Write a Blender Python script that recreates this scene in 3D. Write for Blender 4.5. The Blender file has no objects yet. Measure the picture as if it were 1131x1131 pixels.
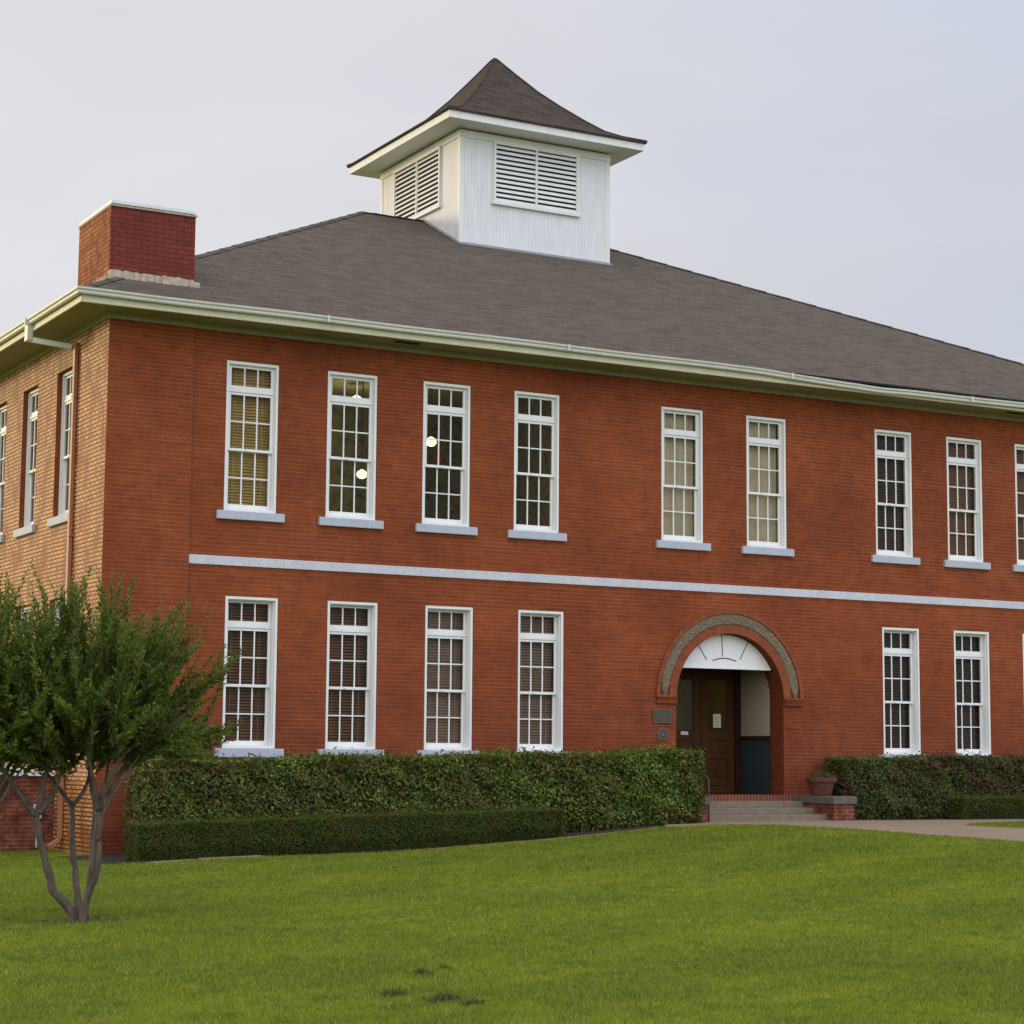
import bpy, math, random
import numpy as np
from mathutils import Matrix, Vector

scn = bpy.context.scene
R = math.radians
# ------------------------------------------------------------------ camera
PITCH, ROLL, YAW = R(6.8009), R(0.45274), R(29.0636)
CAM = Vector((-12.092, -37.804, 1.3266))
fw = Vector((math.sin(YAW)*math.cos(PITCH), math.cos(YAW)*math.cos(PITCH), math.sin(PITCH)))
rt = Vector((math.cos(YAW), -math.sin(YAW), 0)); up = rt.cross(fw)
r2 = math.cos(ROLL)*rt + math.sin(ROLL)*up; u2 = -math.sin(ROLL)*rt + math.cos(ROLL)*up
cd = bpy.data.cameras.new('camera'); cam = bpy.data.objects.new('camera', cd)
scn.collection.objects.link(cam)
M = Matrix((r2, u2, -fw)).transposed().to_4x4(); M.translation = CAM
cam.matrix_world = M
cd.sensor_width = 36.0; cd.lens = 36.0*2273.27/1131.0
cd.clip_start = 0.1; cd.clip_end = 6000
scn.camera = cam
# ------------------------------------------------------------------ sky, sun, exposure
SUN_EL, SUN_AZ = R(9.0), R(-34.0)          # azimuth from +y towards +x: low sun behind the building, to the left
sun_dir = Vector((math.sin(SUN_AZ)*math.cos(SUN_EL), math.cos(SUN_AZ)*math.cos(SUN_EL), math.sin(SUN_EL)))
w = bpy.data.worlds.new("World"); scn.world = w; w.use_nodes = True
nt = w.node_tree; nt.nodes.clear()
def wn(t, **k):
    n = nt.nodes.new(t)
    for a, b in k.items(): setattr(n, a, b)
    return n
out = wn('ShaderNodeOutputWorld'); bg = wn('ShaderNodeBackground')
sky = wn('ShaderNodeTexSky', sky_type='NISHITA', sun_disc=False, sun_elevation=SUN_EL, sun_rotation=SUN_AZ)
sky.dust_density = 3.0; sky.air_density = 1.0
tc = wn('ShaderNodeTexCoord'); sep = wn('ShaderNodeSeparateXYZ')
nt.links.new(tc.outputs['Generated'], sep.inputs[0])
ramp = wn('ShaderNodeValToRGB')            # overcast cloud deck: brighter overhead than near the horizon
ramp.color_ramp.elements[0].position = 0.0; ramp.color_ramp.elements[0].color = (0.80, 0.79, 0.825, 1)
ramp.color_ramp.elements[1].position = 0.42; ramp.color_ramp.elements[1].color = (0.745, 0.75, 0.80, 1)
e = ramp.color_ramp.elements.new(1.0); e.color = (1.0, 0.99, 0.98, 1)
nt.links.new(sep.outputs[2], ramp.inputs[0])
# the cloud deck is thinner on the side away from the building
mr = wn('ShaderNodeMapRange'); mr.inputs[1].default_value = -0.5; mr.inputs[2].default_value = 0.6
mr.inputs[3].default_value = 2.45; mr.inputs[4].default_value = 1.0; mr.interpolation_type = 'SMOOTHSTEP'
nt.links.new(sep.outputs[1], mr.inputs[0])
mp = wn('ShaderNodeMapping'); mp.inputs['Scale'].default_value = (1.0, 1.0, 3.2)
nt.links.new(tc.outputs['Generated'], mp.inputs[0])
ns = wn('ShaderNodeTexNoise'); ns.inputs['Scale'].default_value = 2.3; ns.inputs['Detail'].default_value = 5; ns.inputs['Roughness'].default_value = 0.5
nt.links.new(mp.outputs[0], ns.inputs[0])
mr2 = wn('ShaderNodeMapRange'); mr2.inputs[1].default_value = 0.3; mr2.inputs[2].default_value = 0.7
mr2.inputs[3].default_value = 0.95; mr2.inputs[4].default_value = 1.10
nt.links.new(ns.outputs[0], mr2.inputs[0])
mm = wn('ShaderNodeMath', operation='MULTIPLY'); nt.links.new(mr.outputs[0], mm.inputs[0]); nt.links.new(mr2.outputs[0], mm.inputs[1])
m10 = wn('ShaderNodeMath', operation='MULTIPLY'); m10.inputs[1].default_value = 9.6; nt.links.new(mm.outputs[0], m10.inputs[0])
dt = wn('ShaderNodeVectorMath', operation='DOT_PRODUCT'); nt.links.new(tc.outputs['Generated'], dt.inputs[0]); dt.inputs[1].default_value = (0.874, -0.486, 0.12)
n2_ = wn('ShaderNodeTexNoise'); n2_.inputs['Scale'].default_value = 4.2; n2_.inputs['Detail'].default_value = 6; nt.links.new(mp.outputs[0], n2_.inputs[0])
ad = wn('ShaderNodeMath', operation='MULTIPLY_ADD'); nt.links.new(n2_.outputs[0], ad.inputs[0]); ad.inputs[1].default_value = 0.5; nt.links.new(dt.outputs['Value'], ad.inputs[2])
mt_ = wn('ShaderNodeMapRange'); mt_.interpolation_type = 'SMOOTHSTEP'; mt_.inputs[1].default_value = 0.20; mt_.inputs[2].default_value = 0.60; nt.links.new(ad.outputs[0], mt_.inputs[0])
tn = wn('ShaderNodeMixRGB', blend_type='MULTIPLY'); nt.links.new(mt_.outputs[0], tn.inputs[0]); nt.links.new(ramp.outputs[0], tn.inputs[1]); tn.inputs[2].default_value = (0.88, 0.93, 1.03, 1)
vm = wn('ShaderNodeVectorMath', operation='SCALE'); nt.links.new(tn.outputs[0], vm.inputs[0]); nt.links.new(m10.outputs[0], vm.inputs[3])
mix = wn('ShaderNodeMixRGB'); mix.inputs[0].default_value = 0.93
nt.links.new(sky.outputs[0], mix.inputs[1]); nt.links.new(vm.outputs[0], mix.inputs[2])
nt.links.new(mix.outputs[0], bg.inputs[0]); bg.inputs[1].default_value = 0.1
nt.links.new(bg.outputs[0], out.inputs[0])
sl = bpy.data.lights.new('sun', 'SUN'); sl.energy = 1.75; sl.angle = R(12.0); sl.color = (1.0, 0.76, 0.44)
so = bpy.data.objects.new('sun', sl); scn.collection.objects.link(so)
so.rotation_euler = (-sun_dir).to_track_quat('-Z', 'Y').to_euler()
so.location = (-20, 20, 30)
scn.view_settings.view_transform = 'Standard'; scn.view_settings.look = 'None'
scn.view_settings.exposure = 0.0; scn.view_settings.gamma = 1.0; scn.view_settings.use_curve_mapping = False

rng = np.random.default_rng(11); random.seed(5)
COL = scn.collection
WORG = {}
# ------------------------------------------------------------------ helpers
def tag(o, label=None, cat=None, group=None, kind=None):
    if label: o['label'] = label
    if cat: o['category'] = cat
    if group: o['group'] = group
    if kind: o['kind'] = kind
    return o
def worg(o): return WORG.get(o.name, Vector(o.location))
def empty(name, loc, label, cat, group=None):
    o = bpy.data.objects.new(name, None); COL.objects.link(o); o.location = loc
    o.empty_display_size = 0.3; WORG[o.name] = Vector(loc)
    return tag(o, label, cat, group)
class MB:
    def __init__(s): s.v = []; s.f = []; s.m = []
    def add(s, vs, fs, m=0):
        b = len(s.v); s.v += [tuple(v) for v in vs]
        for f in fs: s.f.append(tuple(i+b for i in f)); s.m.append(m)
        return s
    def box(s, x0, x1, y0, y1, z0, z1, m=0):
        return s.add([(x0,y0,z0),(x1,y0,z0),(x1,y1,z0),(x0,y1,z0),(x0,y0,z1),(x1,y0,z1),(x1,y1,z1),(x0,y1,z1)],
            [(0,3,2,1),(4,5,6,7),(0,1,5,4),(1,2,6,5),(2,3,7,6),(3,0,4,7)], m)
    def quad(s, a, b, c, d, m=0): return s.add([a,b,c,d], [(0,1,2,3)], m)
    def prism(s, pts, f0, f1, m=0):
        # pts: 2-D outline; f0/f1 turn a 2-D point into the near / far 3-D point
        n = len(pts)
        vs = [f0(p) for p in pts] + [f1(p) for p in pts]
        fs = [tuple(range(n)), tuple(range(2*n-1, n-1, -1))]
        for i in range(n):
            j = (i+1) % n; fs.append((i, i+n, j+n, j))
        return s.add(vs, fs, m)
    def tube(s, pts, rad, n=8, m=0, cap=True):
        pts = [Vector(p) for p in pts]; rings = []
        if not hasattr(rad, '__len__'): rad = [rad]*len(pts)
        prev = None
        for i, p in enumerate(pts):
            t = (pts[min(i+1, len(pts)-1)] - pts[max(i-1, 0)]).normalized()
            if prev is None:
                a = Vector((0,0,1)) if abs(t.z) < .9 else Vector((1,0,0))
                x = t.cross(a).normalized()
            else: x = (prev - t*prev.dot(t)).normalized()
            prev = x; y = t.cross(x)
            rings.append([p + (x*math.cos(2*math.pi*k/n) + y*math.sin(2*math.pi*k/n))*rad[i] for k in range(n)])
        vs = [v for r_ in rings for v in r_]; fs = []
        for i in range(len(pts)-1):
            for k in range(n):
                l = (k+1) % n; fs.append((i*n+k, i*n+l, (i+1)*n+l, (i+1)*n+k))
        if cap: fs.append(tuple(range(n-1, -1, -1))); fs.append(tuple((len(pts)-1)*n+k for k in range(n)))
        return s.add(vs, fs, m)
    def lathe(s, prof, c, n=24, m=0):
        vs = []; fs = []
        for r_, z in prof:
            for k in range(n): vs.append((c[0]+r_*math.cos(2*math.pi*k/n), c[1]+r_*math.sin(2*math.pi*k/n), c[2]+z))
        for i in range(len(prof)-1):
            for k in range(n):
                l = (k+1) % n; fs.append((i*n+k, i*n+l, (i+1)*n+l, (i+1)*n+k))
        fs.append(tuple(range(n-1, -1, -1))); fs.append(tuple((len(prof)-1)*n+k for k in range(n)))
        return s.add(vs, fs, m)
    def build(s, name, mats, parent=None, org=None, smooth=False, bevel=0.0, rel=False):
        if not isinstance(mats, (list, tuple)): mats = [mats]
        me = bpy.data.meshes.new(name)
        if org is None: org = worg(parent) if parent else Vector((0,0,0))
        org = Vector(org); d = Vector((0,0,0)) if rel else org
        me.from_pydata([(v[0]-d.x, v[1]-d.y, v[2]-d.z) for v in s.v], [], s.f)
        for mt in mats: me.materials.append(mt)
        me.polygons.foreach_set('material_index', s.m)
        if smooth: me.polygons.foreach_set('use_smooth', [True]*len(s.f))
        me.update()
        o = bpy.data.objects.new(name, me); COL.objects.link(o)
        if parent: o.parent = parent; o.location = org - worg(parent)
        else: o.location = org
        WORG[o.name] = org
        if bevel:
            b = o.modifiers.new('bevel', 'BEVEL'); b.width = bevel; b.segments = 2; b.limit_method = 'ANGLE'; b.angle_limit = R(50)
        return o
def npmesh(name, verts, nper, mats, parent=None, org=(0,0,0), midx=None):
    """verts (N*nper,3) world: N separate polygons with nper corners each"""
    verts = np.asarray(verts, dtype=np.float32) - np.array(org, dtype=np.float32)
    n = len(verts)//nper
    me = bpy.data.meshes.new(name)
    me.vertices.add(len(verts)); me.vertices.foreach_set('co', verts.ravel())
    me.loops.add(len(verts)); me.loops.foreach_set('vertex_index', np.arange(len(verts), dtype=np.int32))
    me.polygons.add(n); me.polygons.foreach_set('loop_start', np.arange(0, len(verts), nper, dtype=np.int32))
    me.polygons.foreach_set('loop_total', np.full(n, nper, dtype=np.int32))
    for mt in mats: me.materials.append(mt)
    if midx is not None: me.polygons.foreach_set('material_index', midx)
    me.update(calc_edges=True); me.validate()
    o = bpy.data.objects.new(name, me); COL.objects.link(o); WORG[o.name] = Vector(org)
    if parent: o.parent = parent; o.location = Vector(org) - worg(parent)
    else: o.location = org
    return o
# ------------------------------------------------------------------ materials
class NT:
    def __init__(s, name):
        s.mat = bpy.data.materials.new(name); s.mat.use_nodes = True; s.t = s.mat.node_tree; s.t.nodes.clear()
        s.out = s.n('ShaderNodeOutputMaterial'); s.b = s.n('ShaderNodeBsdfPrincipled'); s.l(s.b.outputs[0], s.out.inputs[0])
        s.b.inputs['Roughness'].default_value = 0.8; s.b.inputs['Specular IOR Level'].default_value = 0.25
    def n(s, t, **k):
        x = s.t.nodes.new(t)
        for a, b in k.items(): setattr(x, a, b)
        return x
    def l(s, a, b): s.t.links.new(a, b)
    def pos(s):
        if not hasattr(s, '_p'):
            s._p = s.n('ShaderNodeNewGeometry').outputs['Position']
        return s._p
    def swz(s, order, scale=(1,1,1), off=(0,0,0)):
        a = s.n('ShaderNodeSeparateXYZ'); s.l(s.pos(), a.inputs[0]); c = s.n('ShaderNodeCombineXYZ')
        for i, ch in enumerate(order):
            if ch in 'xyz': s.l(a.outputs['xyz'.index(ch)], c.inputs[i])
        m = s.n('ShaderNodeMapping'); m.inputs['Scale'].default_value = scale; m.inputs['Location'].default_value = off
        s.l(c.outputs[0], m.inputs[0]); return m.outputs[0]
    def noise(s, vec, scale, detail=3, rough=.55):
        x = s.n('ShaderNodeTexNoise'); x.inputs['Scale'].default_value = scale; x.inputs['Detail'].default_value = detail
        x.inputs['Roughness'].default_value = rough
        if vec is not None: s.l(vec, x.inputs[0])
        return x.outputs[0]
    def ramp(s, fac, stops):
        x = s.n('ShaderNodeValToRGB'); el = x.color_ramp.elements
        while len(el) < len(stops): el.new(.5)
        for e_, (p, c) in zip(el, stops):
            e_.position = p; e_.color = (*c, 1) if hasattr(c, '__len__') else (c, c, c, 1)
        s.l(fac, x.inputs[0]); return x.outputs[0]
    def mix(s, fac, a, b, mode='MIX'):
        x = s.n('ShaderNodeMixRGB', blend_type=mode)
        for i, v in ((0, fac), (1, a), (2, b)):
            if hasattr(v, 'links') or hasattr(v, 'is_linked'): s.l(v, x.inputs[i])
            elif i == 0: x.inputs[0].default_value = v
            else: x.inputs[i].default_value = (*v, 1)
        return x.outputs[0]
    def bump(s, h, strength=.5, dist=.01):
        x = s.n('ShaderNodeBump'); x.inputs['Strength'].default_value = strength; x.inputs['Distance'].default_value = dist
        s.l(h, x.inputs['Height']); s.l(x.outputs[0], s.b.inputs['Normal']); return x
    def base(s, c):
        if hasattr(c, 'is_linked'): s.l(c, s.b.inputs['Base Color'])
        else: s.b.inputs['Base Color'].default_value = (*c, 1)
        return s
def paint(name, col, rough=.55, dirt=.12, scale=3.0, streak=True, spec=.35):
    m = NT(name); v = m.swz('xyz', (1,1,.25) if streak else (1,1,1))
    n1 = m.noise(v, scale, 5); n2 = m.noise(m.swz('xyz'), scale*9, 3)
    f = m.ramp(n1, [(.35, 0), (.75, 1)])
    c = m.mix(f, tuple(x*(1+dirt*.25) for x in col), tuple(x*(1-dirt) for x in col))
    c = m.mix(m.ramp(n2, [(.45, 0), (.8, 1)]), c, tuple(x*(1-1.5*dirt) for x in col))
    m.base(c); m.b.inputs['Roughness'].default_value = rough; m.b.inputs['Specular IOR Level'].default_value = spec
    m.bump(n2, .15, .004)
    return m.mat
def brick_mat(name, order, c1, c2, mortar, course=.082, length=.26, msize=.008, relief=.35, var=.5, stain=None, spec=.15, rough=.8, lines=None, low=False, blotch=None):
    m = NT(name); v = m.swz(order)
    # slightly wavering courses
    wob = m.n('ShaderNodeTexNoise'); wob.inputs['Scale'].default_value = 1.3; m.l(v, wob.inputs[0])
    add = m.n('ShaderNodeVectorMath', operation='MULTIPLY_ADD'); m.l(wob.outputs['Color'], add.inputs[0])
    add.inputs[1].default_value = (.02, .012, 0); m.l(v, add.inputs[2])
    b = m.n('ShaderNodeTexBrick'); b.offset = .5; b.squash = 1.0
    b.inputs['Color1'].default_value = (*c1, 1); b.inputs['Color2'].default_value = (*c2, 1); b.inputs['Mortar'].default_value = (*mortar, 1)
    b.inputs['Scale'].default_value = 1; b.inputs['Mortar Size'].default_value = msize; b.inputs['Mortar Smooth'].default_value = .35
    b.inputs['Bias'].default_value = 0; b.inputs['Brick Width'].default_value = length; b.inputs['Row Height'].default_value = course
    m.l(add.outputs[0], b.inputs[0])
    n1 = m.noise(v, .55, 4, .6); n2 = m.noise(v, 3.2, 4, .6); n3 = m.noise(v, 30, 3, .6)
    c = m.mix(m.ramp(n2, [(.38, 0), (.66, 1)]), b.outputs['Color'], tuple(.5*x for x in c2), 'MIX') if var > .7 else b.outputs['Color']
    if lines:                                                    # pale bed joints, washed clean in some places only
        b2 = m.n('ShaderNodeTexBrick'); b2.offset = 0; b2.inputs['Scale'].default_value = 1; b2.inputs['Mortar Size'].default_value = .008; b2.inputs['Mortar Smooth'].default_value = .4
        b2.inputs['Brick Width'].default_value = 60; b2.inputs['Row Height'].default_value = course; m.l(add.outputs[0], b2.inputs[0])
        nl = m.noise(m.swz(order, (.35, 1.6, 1)), 1.0, 5, .7); mk = m.n('ShaderNodeMath', operation='MULTIPLY'); m.l(b2.outputs['Fac'], mk.inputs[0]); m.l(m.ramp(nl, [(.36, .18), (.60, 1.0)]), mk.inputs[1])
        c = m.mix(mk.outputs[0], c, lines)
    c = m.mix(m.ramp(n1, [(.35, 0.0), (.65, .45*var)]), c, (.55, .48, .47), 'MULTIPLY')
    c = m.mix(m.ramp(n2, [(.5, 0.0), (.75, .6*var)]), c, (.60, .56, .52), 'MULTIPLY')
    if blotch: c = m.mix(m.ramp(m.noise(m.swz(order, (1.6, .7, 1)), 1.5, 6, .7), [(.47, 0), (.58, .8)]), c, blotch)
    if low:                                                      # soot and damp: broad uneven patches and a stained base
        n5 = m.noise(v, .33, 5, .7); c = m.mix(m.ramp(n5, [(.40, 0), (.62, .75)]), c, (.70, .66, .72), 'MULTIPLY')
        n6 = m.noise(v, .75, 6, .75); c = m.mix(m.ramp(n6, [(.56, 0), (.70, .5)]), c, (1.22, 1.45, 1.7), 'MULTIPLY')
        zz = m.n('ShaderNodeSeparateXYZ'); m.l(m.pos(), zz.inputs[0]); zm = m.n('ShaderNodeMath', operation='MULTIPLY_ADD'); m.l(n6, zm.inputs[0]); zm.inputs[1].default_value = -3.4; m.l(zz.outputs[2], zm.inputs[2])
        zr_ = m.n('ShaderNodeMapRange'); zr_.inputs[1].default_value = -1.6; zr_.inputs[2].default_value = 1.4; zr_.inputs[3].default_value = .75; zr_.inputs[4].default_value = 0; m.l(zm.outputs[0], zr_.inputs[0])
        c = m.mix(zr_.outputs[0], c, (.66, .70, .95), 'MULTIPLY')
    n4 = m.noise(m.swz(order, (1, .12, 1)), 2.2, 4, .6)          # rain streaks
    c = m.mix(m.ramp(n4, [(.52, 0.0), (.72, .35*var)]), c, (.62, .55, .55), 'MULTIPLY')
    c = m.mix(m.ramp(n3, [(.3, 0.25), (.7, 0.0)]), c, (.55, .5, .5), 'MULTIPLY')
    m.base(c)
    m.b.inputs['Roughness'].default_value = rough; m.b.inputs['Specular IOR Level'].default_value = spec
    inv = m.n('ShaderNodeMath', operation='MULTIPLY_ADD'); m.l(b.outputs['Fac'], inv.inputs[0]); inv.inputs[1].default_value = -1
    sc = m.n('ShaderNodeMath', operation='MULTIPLY'); m.l(n3, sc.inputs[0]); sc.inputs[1].default_value = .5; m.l(sc.outputs[0], inv.inputs[2])
    m.bump(inv.outputs[0], relief, .008)
    return m.mat
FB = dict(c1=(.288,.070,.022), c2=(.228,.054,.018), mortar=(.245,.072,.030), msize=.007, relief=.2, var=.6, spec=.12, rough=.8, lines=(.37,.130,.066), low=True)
M_brick = brick_mat('pressed_red_brick', 'xz0', **FB)
M_brick_jamb = brick_mat('red_brick_jamb', 'yz0', **FB)
M_arch_jamb_shaded = brick_mat('red_brick_shaded_entry_jamb', 'yz0', (.165,.040,.017), (.13,.031,.014), (.17,.055,.03), msize=.007, relief=.2, var=.6, spec=.08)  # same red brick darkened: the recess shade is put into its colour
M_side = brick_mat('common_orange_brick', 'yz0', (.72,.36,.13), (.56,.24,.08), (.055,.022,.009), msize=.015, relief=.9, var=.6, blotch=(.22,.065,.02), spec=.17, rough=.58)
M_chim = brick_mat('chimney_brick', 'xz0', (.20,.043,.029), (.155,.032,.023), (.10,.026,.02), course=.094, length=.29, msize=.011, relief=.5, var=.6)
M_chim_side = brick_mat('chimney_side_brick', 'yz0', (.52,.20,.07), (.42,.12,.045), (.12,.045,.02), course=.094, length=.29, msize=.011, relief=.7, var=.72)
M_low = brick_mat('low_wall_brick', 'xz0', (.230,.068,.038), (.185,.050,.030), (.30,.165,.11), msize=.010, relief=.4, var=.8)
M_low_side = brick_mat('low_wall_side_brick', 'yz0', (.230,.068,.038), (.185,.050,.030), (.30,.165,.11), msize=.010, relief=.4, var=.8)
def rowlock(name, along):
    m = brick_mat(name, along, (.21,.052,.032), (.17,.04,.026), (.26,.18,.14), course=.30, length=.088, msize=.010, relief=.5, var=.4); return m
M_rowlock = rowlock('rowlock_brick', 'xz0')
def shingle_mat(name, order, dim=1.0):
    m = NT(name); v = m.swz(order)
    b = m.n('ShaderNodeTexBrick'); b.offset = .37; b.offset_frequency = 2
    b.inputs['Color1'].default_value = (.122,.099,.079,1); b.inputs['Color2'].default_value = (.080,.065,.052,1); b.inputs['Mortar'].default_value = (.050,.042,.038,1)
    b.inputs['Scale'].default_value = 1; b.inputs['Mortar Size'].default_value = .010; b.inputs['Mortar Smooth'].default_value = .6
    b.inputs['Brick Width'].default_value = .34; b.inputs['Row Height'].default_value = .125
    m.l(v, b.inputs[0])
    n1 = m.noise(m.swz(order, (.35,1,1)), 1.1, 5, .65); n2 = m.noise(m.swz(order, (.9,7.5,1)), 1.6, 5, .75); n3 = m.noise(v, 60, 2)
    c = m.mix(m.ramp(n1, [(.3, 0), (.7, .5)]), b.outputs['Color'], (.75,.70,.66), 'MULTIPLY')
    c = m.mix(m.ramp(n2, [(.42, 0), (.72, .6)]), c, (.178,.148,.118))
    c = m.mix(m.ramp(n3, [(.3, .35), (.7, 0)]), c, (.5,.5,.5), 'MULTIPLY')
    if dim < 1: c = m.mix(1.0, c, (dim*1.02, dim*.97, dim*.97), 'MULTIPLY')
    m.base(c); m.b.inputs['Roughness'].default_value = .95; m.b.inputs['Specular IOR Level'].default_value = .1
    inv = m.n('ShaderNodeMath', operation='MULTIPLY_ADD'); m.l(b.outputs['Fac'], inv.inputs[0]); inv.inputs[1].default_value = -1.0; m.l(n3, inv.inputs[2])
    m.bump(inv.outputs[0], .5, .01)
    return m.mat
M_shx = shingle_mat('asphalt_shingle_front', 'xy0'); M_shy = shingle_mat('asphalt_shingle_side', 'yx0'); M_shcx = shingle_mat('old_shingle_front', 'xz0', .62); M_shcy = shingle_mat('old_shingle_side', 'yz0', .62)
M_white = paint('white_window_paint', (.73,.73,.71), .45, .06, 4)
M_sash = paint('white_sash_paint', (.75,.75,.74), .45, .05, 4)
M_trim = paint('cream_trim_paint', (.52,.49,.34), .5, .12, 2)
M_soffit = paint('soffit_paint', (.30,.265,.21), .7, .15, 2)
M_gutter = paint('gutter_paint', (.57,.57,.49), .4, .10, 2)
M_sill = paint('grey_sill_paint', (.42,.445,.51), .6, .12, 5)
M_belt = paint('belt_paint', (.53,.53,.575), .6, .15, 2.2)
M_down = paint('downspout_paint', (.36,.15,.075), .5, .15, 3)
M_dark = paint('dark_void', (.012,.011,.010), .9, .1, 3)
M_metalcap = paint('zinc_cap', (.62,.66,.66), .4, .12, 3)
M_flash = paint('lime_flashing', (.50,.40,.33), .9, .35, 9, False)
M_capstone = paint('grey_capstone', (.12,.105,.085), .9, .25, 6, False)
M_step = paint('concrete_step', (.20,.16,.115), .9, .22, 6, False)
M_cream = paint('cream_wall', (.34,.29,.21), .8, .1, 2)
M_dado = paint('slate_dado', (.030,.043,.047), .7, .1, 2, True, .1)
M_wood = paint('brown_door_wood', (.066,.027,.008), .6, .3, 5, True, .12)
M_woodfr = paint('dark_door_frame', (.030,.014,.006), .6, .3, 5, True, .1)
M_paper = paint('paper', (.55,.54,.46), .8, .06, 8, False)
M_bronze = paint('bronze_plaque', (.075,.062,.045), .6, .3, 30, False, .2)
M_bronze_l = paint('bronze_relief', (.14,.12,.10), .6, .3, 30, False, .2)
M_pot = paint('terracotta', (.105,.038,.022), .85, .2, 8, False)
M_soil = paint('potting_soil', (.03,.022,.015), .95, .3, 20, False)
M_rail = paint('green_rail_paint', (.035,.045,.04), .45, .15, 6, False)
M_box = paint('grey_meter_box', (.42,.44,.44), .5, .1, 6)
M_olive = paint('olive_room_wall', (.20,.19,.085), .8, .6, .8)
M_ceil = paint('room_ceiling', (.22,.21,.12), .8, .1, 1)
M_red = paint('red_card', (.55,.05,.02), .6, .05, 4)
M_bark = None
def stone_mat():
    m = NT('rock_faced_stone'); v = m.swz('xyz'); n = m.noise(v, 9, 6, .7); n2 = m.noise(v, 40, 4, .7)
    m.base(m.mix(m.ramp(n, [(.3, 0), (.7, 1)]), (.125,.095,.058), (.205,.165,.11))); m.bump(n2, .6, .02); return m.mat
M_stone = stone_mat()
def conc():
    m = NT('pale_concrete'); v = m.swz('xyz'); n = m.noise(v, .8, 5, .6); n2 = m.noise(v, 14, 5, .7); n3 = m.noise(v, 120, 2)
    c = m.mix(m.ramp(n, [(.3, 0), (.7, 1)]), (.235,.170,.120), (.28,.205,.145)); c = m.mix(m.ramp(n2, [(.4, 0), (.8, .5)]), c, (.16,.12,.09))
    c = m.mix(m.ramp(n3, [(.3, .3), (.6, 0)]), c, (.6,.6,.6), 'MULTIPLY')
    b = m.n('ShaderNodeTexBrick'); b.offset = 0; b.inputs['Scale'].default_value = 1; b.inputs['Brick Width'].default_value = 1.6; b.inputs['Row Height'].default_value = 1.6
    b.inputs['Mortar Size'].default_value = .012; b.inputs['Mortar Smooth'].default_value = .5
    m.l(m.swz('xy0', (1,1,1), (.3,.2,0)), b.inputs[0]); c = m.mix(b.outputs['Fac'], c, (.12,.095,.07))
    m.base(c); m.b.inputs['Roughness'].default_value = .9; m.bump(n3, .3, .004); return m.mat
M_conc = conc()
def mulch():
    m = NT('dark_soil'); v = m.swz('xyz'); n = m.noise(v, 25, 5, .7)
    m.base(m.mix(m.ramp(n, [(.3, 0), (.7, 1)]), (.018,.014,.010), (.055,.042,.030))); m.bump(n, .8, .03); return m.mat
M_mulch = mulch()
def lawn_color(m):
    v = m.swz('xy0'); n1 = m.noise(v, .22, 4, .6); n2 = m.noise(m.swz('xy0', (.5, 1.6, 1)), 1.2, 4, .65)
    c = m.mix(m.ramp(n1, [(.32, 0), (.68, 1)]), (.178,.240,.019), (.275,.315,.024))
    c = m.mix(m.ramp(n2, [(.42, 0), (.72, .75)]), c, (.132,.196,.022))
    n4 = m.noise(v, .55, 5, .7)
    c = m.mix(m.ramp(n4, [(.55, 0), (.78, .55)]), c, (.30,.30,.06))         # drier patches
    n5 = m.noise(m.swz('xy0', (1.0, 1.0, 1)), 2.6, 6, .75); n6 = m.noise(m.swz('xy0'), 7.5, 4, .7)
    c = m.mix(m.ramp(n5, [(.49, 0), (.66, .70)]), c, (.075,.110,.018))           # dark weedy spots
    c = m.mix(m.ramp(n6, [(.56, 0), (.70, .55)]), c, (.06,.085,.016))
    c = m.mix(m.ramp(n6, [(.30, .55), (.44, 0)]), c, (.30,.31,.06))
    wv = m.n('ShaderNodeTexWave'); wv.inputs['Scale'].default_value = .11; wv.inputs['Distortion'].default_value = .8; wv.inputs['Detail'].default_value = 2
    mp_ = m.n('ShaderNodeMapping'); mp_.inputs['Rotation'].default_value = (0, 0, R(62)); m.l(v, mp_.inputs[0]); m.l(mp_.outputs[0], wv.inputs[0])
    c = m.mix(m.ramp(wv.outputs[1], [(.35, 0), (.65, .40)]), c, (.72,.79,.74), 'MULTIPLY')   # mower passes
    return c
def lawn():
    m = NT('lawn_turf'); c = lawn_color(m); v = m.swz('xyz'); n = m.noise(v, 18, 5, .75); n2 = m.noise(v, 70, 3, .7)
    c = m.mix(m.ramp(n, [(.35, .55), (.6, 0)]), c, (.62,.62,.5), 'MULTIPLY')
    c = m.mix(m.ramp(n2, [(.35, .5), (.6, 0)]), c, (.5,.55,.4), 'MULTIPLY')
    m.base(c); m.b.inputs['Roughness'].default_value = .95; m.b.inputs['Specular IOR Level'].default_value = .05; m.bump(n, .7, .05); return m.mat
M_lawn = lawn()
def leafy(name, cols, trans=.35, rough=.5, patch=None, gloss=.25):
    m = NT(name); g = m.n('ShaderNodeNewGeometry'); rnd = g.outputs['Random Per Island']
    st = [(i/max(1, len(cols)-1), c) for i, c in enumerate(cols)]
    c = m.ramp(rnd, st)
    if patch:
        n1 = m.noise(m.swz('xyz'), patch[0], 3, .6); c = m.mix(m.ramp(n1, [(.42, 0), (.62, patch[2])]), c, patch[1])
    m.base(c); m.b.inputs['Roughness'].default_value = rough; m.b.inputs['Specular IOR Level'].default_value = gloss
    tr = m.n('ShaderNodeBsdfTranslucent'); m.l(c, tr.inputs[0]); mx = m.n('ShaderNodeMixShader'); mx.inputs[0].default_value = trans
    m.l(m.b.outputs[0], mx.inputs[1]); m.l(tr.outputs[0], mx.inputs[2]); m.l(mx.outputs[0], m.out.inputs[0]); return m.mat
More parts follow.
